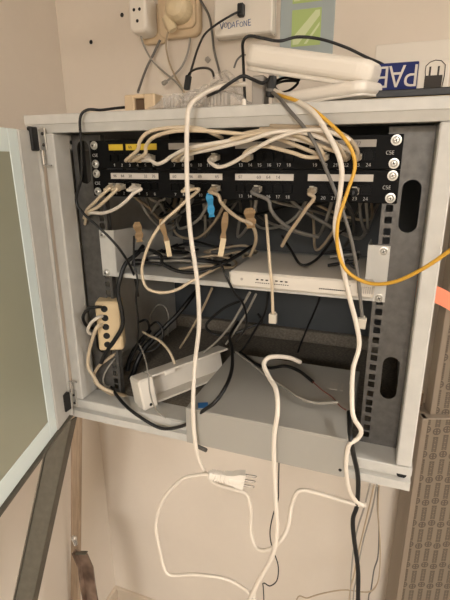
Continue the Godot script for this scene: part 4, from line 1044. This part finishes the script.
# ---------------------------------------------------------------- below and beside the cabinet
func below() -> void:
	# slanting steel angle under the left corner
	var top := V(-0.3762, -0.5289, 0)
	var foot := V(-0.438, -0.9381, 0.125)
	var d := foot - top
	var y := -d.normalized()
	var x := y.cross(Vector3(0.2, 0, 1)).normalized()
	var far := top + d * ((top.y - 0.0) / -d.y)
	var l := (far - top).length() - 0.01
	var s := thing("steel_strut", "dark grey steel angle slanting down left from under the cabinet", "strut", top)
	s.transform.basis = Basis(x, y, x.cross(y))
	part(s, "web", span(Vector3(-0.021, -l, -0.003), Vector3(0.021, 0.0, 0.0), 0.0006), M.strut_metal)
	part(s, "flange", span(Vector3(0.018, -l, -0.03), Vector3(0.021, 0.0, -0.003), 0.0006), M.strut_metal)
	part(s, "flange", span(Vector3(-0.021, -l, -0.003), Vector3(-0.018, 0.0, 0.006), 0.0006), M.strut_metal)
	# plank leaning on the back wall
	var p0 := V(-0.5304, -0.6515, -0.22)
	var p1 := V(-0.572, -1.3122, -0.16)
	d = p1 - p0
	y = -d.normalized()
	x = y.cross(Vector3(-0.35, 0, 1)).normalized()
	l = p0.y / y.y - 0.01
	var pk := thing("wooden_plank", "narrow brown wooden plank leaning behind the steel angle", "plank", p0)
	pk.transform.basis = Basis(x, y, x.cross(y))
	part(pk, "board", span(Vector3(-0.019, -l, -0.012), Vector3(0.019, 0.1, 0.0), 0.0015), M.plank_wood)
	part(pk, "edge_strip", span(Vector3(-0.0205, -l, -0.010), Vector3(-0.019, 0.1, -0.001), 0.0004), M.crate_wood)
	# rusty bent plate with a knob
	var h := thing("rusty_bracket", "rusty curved steel bracket with a bright knob in front of the plank", "bracket", V(-0.4476, -0.9566, -0.08))
	var a := V(-0.4476, -0.9566, -0.08)
	var spine: Array = []
	for q: Vector3 in [V(-0.4494, -0.9973, -0.08), V(-0.4309, -1.0328, -0.075), V(-0.4264, -1.0808, -0.07), V(-0.4195, -1.1357, -0.065), V(-0.4108, -1.2055, -0.06), V(-0.4046, -1.3014, -0.055)]: spine.append(q - a)
	var st := start()
	for i in spine.size() - 1:
		var c0: Vector3 = spine[i]
		var c1: Vector3 = spine[i + 1]
		for e: Array in [[-0.014, 0.021, -0.004, 0.0], [-0.018, -0.014, -0.004, 0.012]]:
			var q0 := [c0 + Vector3(e[0], 0, e[2]), c0 + Vector3(e[1], 0, e[2]), c0 + Vector3(e[1], 0.004 * (1 if i == 0 else 0), e[3]), c0 + Vector3(e[0], 0, e[3])]
			var q1 := [c1 + Vector3(e[0], 0, e[2]), c1 + Vector3(e[1], 0, e[2]), c1 + Vector3(e[1], 0, e[3]), c1 + Vector3(e[0], 0, e[3])]
			for k in 4:
				var kk := (k + 1) % 4
				quad(st, q0[k], q0[kk], q1[kk], q1[k], [Vector3(0, 0, -1), Vector3(1, 0, 0), Vector3(0, 0, 1), Vector3(-1, 0, 0)][k])
			quad(st, q0[0], q0[1], q0[2], q0[3], Vector3.UP)
			quad(st, q1[0], q1[1], q1[2], q1[3], Vector3.DOWN)
	part(h, "plate", st.commit(), M.rusty_steel)
	part(h, "top_edge", box(0.038, 0.004, 0.012, 0.001), M.strut_metal, spine[0] + Vector3(0.005, 0.001, 0.002), rot(0, 0, 18))
	part(h, "knob", lathe(PackedVector2Array([Vector2(0, -0.014), Vector2(0.005, -0.012), Vector2(0.006, 0.0), Vector2(0.0075, 0.008), Vector2(0.005, 0.014), Vector2(0, 0.016)]), 14), M.chrome, Vector3(-0.009, 0.0, 0.006), rot(0, 0, 10))
	# film-wrapped boards on the right, standing on the floor
	var q := V(0.3405, -0.6026, -0.25)
	var b := rot(0, 20, 0)
	var lo := thing("film_wrapped_carton", "tall carton wrapped in printed film standing at the lower right", "carton", Vector3(q.x, 0, q.z))
	lo.transform.basis = b
	var ht := V(0.3317, -0.5264, -0.25).y
	part(lo, "body", span(Vector3(0, 0, -0.065), Vector3(0.2, ht, -0.0006), 0.001), M.film_margin)
	part(lo, "film_sheet", span(Vector3(0.011, 0.002, -0.0006), Vector3(0.199, ht - 0.002, 0.0)), M.film)
	part(lo, "corner_guard", span(Vector3(-0.003, 0, -0.02), Vector3(0.009, ht, 0.002), 0.001), M.film_margin)
	var up := thing("film_wrapped_board", "upper board in printed film standing on the wrapped carton", "board", Vector3(q.x, ht, q.z) + b * Vector3(0.02, 0.0, -0.015))
	up.transform.basis = b
	part(up, "body", span(Vector3(0.0, 0, -0.03), Vector3(0.18, 0.53, -0.0006), 0.001), M.film_margin)
	part(up, "film_sheet", span(Vector3(0.012, 0.002, -0.0006), Vector3(0.179, 0.25, 0.0)), M.film)
	part(up, "white_profile", span(Vector3(0.004, 0.26, -0.002), Vector3(0.179, 0.53, 0.004), 0.001), M.plastic_white)
	part(up, "black_cap", lathe(PackedVector2Array([Vector2(0.009, 0), Vector2(0.008, 0.006), Vector2(0, 0.008)]), 14, rot(90, 0, 0)), M.plastic_black, Vector3(0.018, 0.37, 0.004))
	var w := thing("wood_offcut", "dark wood offcut wedged beside the wrapped board", "wood", Vector3(q.x, ht, q.z) + b * Vector3(0.001, 0, -0.05))
	w.transform.basis = b
	part(w, "block", span(Vector3(0.0, 0, -0.035), Vector3(0.017, 0.032, 0.0), 0.001), M.crate_wood)
	part(w, "top_strip", span(Vector3(0.0, 0.032, -0.035), Vector3(0.017, 0.036, 0.001), 0.0008), M.plank_wood)
	# orange tape
	var rs := start()
	var n := 14
	var c0 := V(0.3174, -0.2317, -0.2)
	for i in n:
		var f0 := float(i) / n
		var f1 := float(i + 1) / n
		var g := func(f: float, v: float) -> Vector3: return Vector3(0.09 * f, -0.035 * f * f - 0.006 * f - v, 0.01 * sin(f * 3.0))
		for z: float in [0.0004, -0.0004]:
			quad(rs, g.call(f0, 0.0) + Vector3(0, 0, z), g.call(f1, 0.0) + Vector3(0, 0, z), g.call(f1, 0.032) + Vector3(0, 0, z), g.call(f0, 0.032) + Vector3(0, 0, z), Vector3(0, 0, z))
	solo("orange_tape", "strip of orange tape on the wrapped board beside the cabinet", "tape", rs.commit(), M.tape_orange, c0 + Vector3(-0.03, 0.012, 0), b)

func _ready() -> void:
	rng.seed = 11
	materials()
	camera_and_light()
	room()
	cabinet()
	panels()
	shelf_and_switch()
	cables()
	on_top()
	on_wall()
	below()
